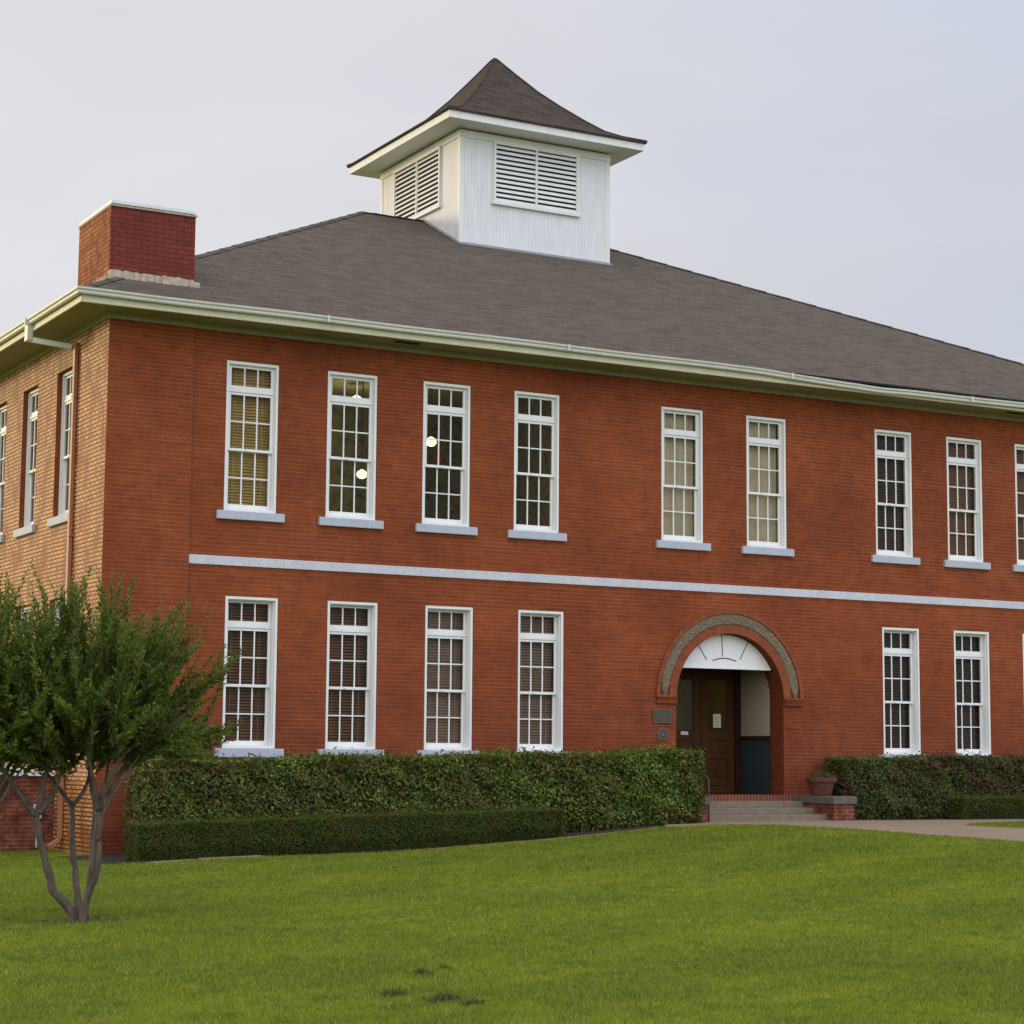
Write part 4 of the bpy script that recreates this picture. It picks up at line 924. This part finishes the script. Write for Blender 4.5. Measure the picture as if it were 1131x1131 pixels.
    for P0, d, L in zip(SP, SD, SL):
        bend = r.normal(0,.10,3); f_ = lambda s: P0+d*L*s+bend*s*s*L
        twig.tube([W3(f_(0)), W3(f_(.5)), W3(f_(1))], [.007,.005,.002], 4, cap=False)
        side = np.cross(d, r.normal(0,1,3)); side /= np.linalg.norm(side); s2_ = np.cross(d, side)
        n = int(L/.0155)
        for j in range(n):
            s = (.08+.92*(j+r.uniform(0,.5))/n); a = (j % 2)*math.pi + (j//2)*1.2 + r.normal(0,.3); o = side*math.cos(a)+s2_*math.sin(a)
            D = d*.62+o*.78; D = D/np.linalg.norm(D); sz = 1.0-.45*max(0, s-.7)/.3
            LP.append(f_(s)); LD.append(D); LS.append(np.cross(D, d)); LL.append(.078*sz*r.uniform(.75,1.2))
    LP, LD, LS = np.array(LP), unit(np.array(LD)+r.normal(0,.12,(len(LP),3))), np.array(LS); LS = unit(LS+r.normal(0,.25,LS.shape)); LL = np.array(LL)
    V = leafquads(LP, LD, LS, LL, LL*.52)
    V = np.stack([base[0]+V[:,0]*cy_-V[:,1]*sy_, base[1]+V[:,0]*sy_+V[:,1]*cy_, base[2]+V[:,2]], 1)
    crown = npmesh('crown', V, 6, [M_crape], t, org=base)
    tb = twig.build('twig', M_bark, crown)
    return t
bx_, by_ = -4.58, -13.85
crape((bx_, by_, float(gz(bx_, by_))-.01), 0.0, 'multi-stemmed crape myrtle with upright leafy shoots standing on the lawn at the building corner', 21)
bx2, by2 = -5.69, -13.20
crape((bx2, by2, float(gz(bx2, by2))-.01), 0.05, 'crape myrtle cut off by the left edge, its trunk mostly out of view', 22)

# ------------------------------------------------------------------ edging stones and clumps on the lawn
def strip(name, pts, wd, h, label, cat, group=None):
    b = MB(); P = [Vector((x, y, 0)) for x, y in pts]
    for i in range(len(P)):
        t = (P[min(i+1,len(P)-1)]-P[max(i-1,0)]).normalized(); nrm = Vector((-t.y, t.x, 0))*wd/2
        for q in (P[i]-nrm, P[i]+nrm): b.v += [(q.x,q.y,float(gz(q.x,q.y))-.08), (q.x,q.y,float(gz(q.x,q.y))+h)]
    for i in range(len(P)-1):
        k = 4*i; b.f += [(k+1,k+5,k+7,k+3), (k,k+4,k+5,k+1), (k+2,k+3,k+7,k+6)]; b.m += [0]*3
    k = 4*(len(P)-1); b.f += [(0,1,3,2), (k,k+2,k+3,k+1)]; b.m += [0,0]
    o = b.build(name, M_conc, org=(P[0].x, P[0].y, float(gz(P[0].x,P[0].y))), bevel=.012); return tag(o, label, cat, group)
strip('edging_stone', [(.0,-3.30),(.30,-3.12),(.62,-3.06),(.92,-3.04)], .16, .03, 'tilted pale edging stone nearest the building corner, in front of the low hedge', 'edging stone', 'edging stones by the low hedge')
strip('edging_stone', [(.97,-3.035),(1.5,-3.02),(2.15,-3.02)], .15, .045, 'straight pale edging stone beside the tilted one, in front of the low hedge', 'edging stone', 'edging stones by the low hedge')
strip('kerb', [(5.2,-3.10),(6.4,-3.12),(7.3,-3.08),(8.5,-3.0),(9.4,-2.90),(10.3,-2.78),(10.95,-2.66)], .07, .022, 'thin concrete edging between lawn and hedge bed', 'kerb')['kind'] = 'structure'
CL = [((-4.52,-22.25),.115,'dark round clump of dead grass, leftmost of the clumps near the lawn front'), ((-4.28,-22.68),.17,'wide dark ragged clump of dead grass, broadest of the lawn clumps'), ((-4.24,-23.10),.09,'small dark clump of dead grass just right of the broad ragged clump'),
      ((-3.54,-20.82),.11,'flat grey clump of dead grass behind the leftmost dark clump'), ((-3.18,-20.54),.07,'tiny dark clump of dead grass behind the flat grey clump')]
M_clump = leafy('dead_grass', [(.06,.068,.02), (.10,.105,.03), (.15,.14,.05)], .4)
for (x, y), s, lab in CL:
    n = int(340*s/.1); th = rng.uniform(0,6.28,n); rr = s*.72*np.sqrt(rng.uniform(0,1,n)); z0 = float(gz(x, y))
    P = np.stack([x+rr*np.cos(th)*1.25, y+rr*np.sin(th)*.8, z0+rng.uniform(0,.05,n)*(1.1-rr/s)], 1)
    o = npmesh('grass_clump', rand_leaves(P, np.stack([np.cos(th)*.6, np.sin(th)*.6, np.full(n,.5)],1), .07, .010), 6, [M_clump], org=(x,y,z0))
    tag(o, lab, 'grass clump', 'dark clumps on the lawn')

# ------------------------------------------------------------------ grass
NB = 900000
dep = 13.5 + (46-13.5)*rng.uniform(0,1,NB)**1.45; lat = rng.uniform(-.305,.305,NB)
f2 = np.array([math.sin(YAW), math.cos(YAW)]); r_2 = np.array([math.cos(YAW), -math.sin(YAW)])
xy = np.array([CAM.x, CAM.y]) + dep[:,None]*f2 + (dep*lat)[:,None]*r_2
gx, gy = xy[:,0], xy[:,1]
def inside(poly, x, y):
    c = np.zeros(len(x), bool); n = len(poly)
    for i in range(n):
        x1, y1 = poly[i]; x2, y2 = poly[(i+1) % n]
        k = ((y1 > y) != (y2 > y)) & (x < (x2-x1)*(y-y1)/((y2-y1) if y2 != y1 else 1e-9)+x1); c ^= k
    return c
bedL = [(-.75,8),(-.7,-2.95),(.05,-3.05),(2.0,-3.06),(5.8,-3.12),(8.5,-3.02),(10.3,-2.84),(11.0,-2.64),(12.2,-1.4),(29,-1.4),(29,8)]
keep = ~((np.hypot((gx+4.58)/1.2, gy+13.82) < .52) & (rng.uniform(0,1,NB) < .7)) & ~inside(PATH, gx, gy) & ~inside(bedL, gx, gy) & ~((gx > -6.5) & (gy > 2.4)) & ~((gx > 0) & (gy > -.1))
gx, gy, dep = gx[keep], gy[keep], dep[keep]; n = len(gx)
z = gz(gx, gy); h = rng.uniform(.022,.060,n)*(1+.25*np.sin(gx*1.3+np.sin(gy*2))); wd = rng.uniform(.004,.0085,n)*(dep/16)**.6
a = rng.uniform(0,2*math.pi,n); ln = rng.normal(0,.6,(n,2))*h[:,None]
sx_, sy_ = np.cos(a)*wd, np.sin(a)*wd
V = np.empty((n,3,3), np.float32)
V[:,0] = np.stack([gx-sx_, gy-sy_, z-.004],1); V[:,1] = np.stack([gx+sx_, gy+sy_, z-.004],1); V[:,2] = np.stack([gx+ln[:,0], gy+ln[:,1], z+h],1)
go = npmesh('grass', V.reshape(-1,3), 3, [M_grass])
tag(go, 'short mown green grass blades covering the lawn', 'grass', kind='stuff')
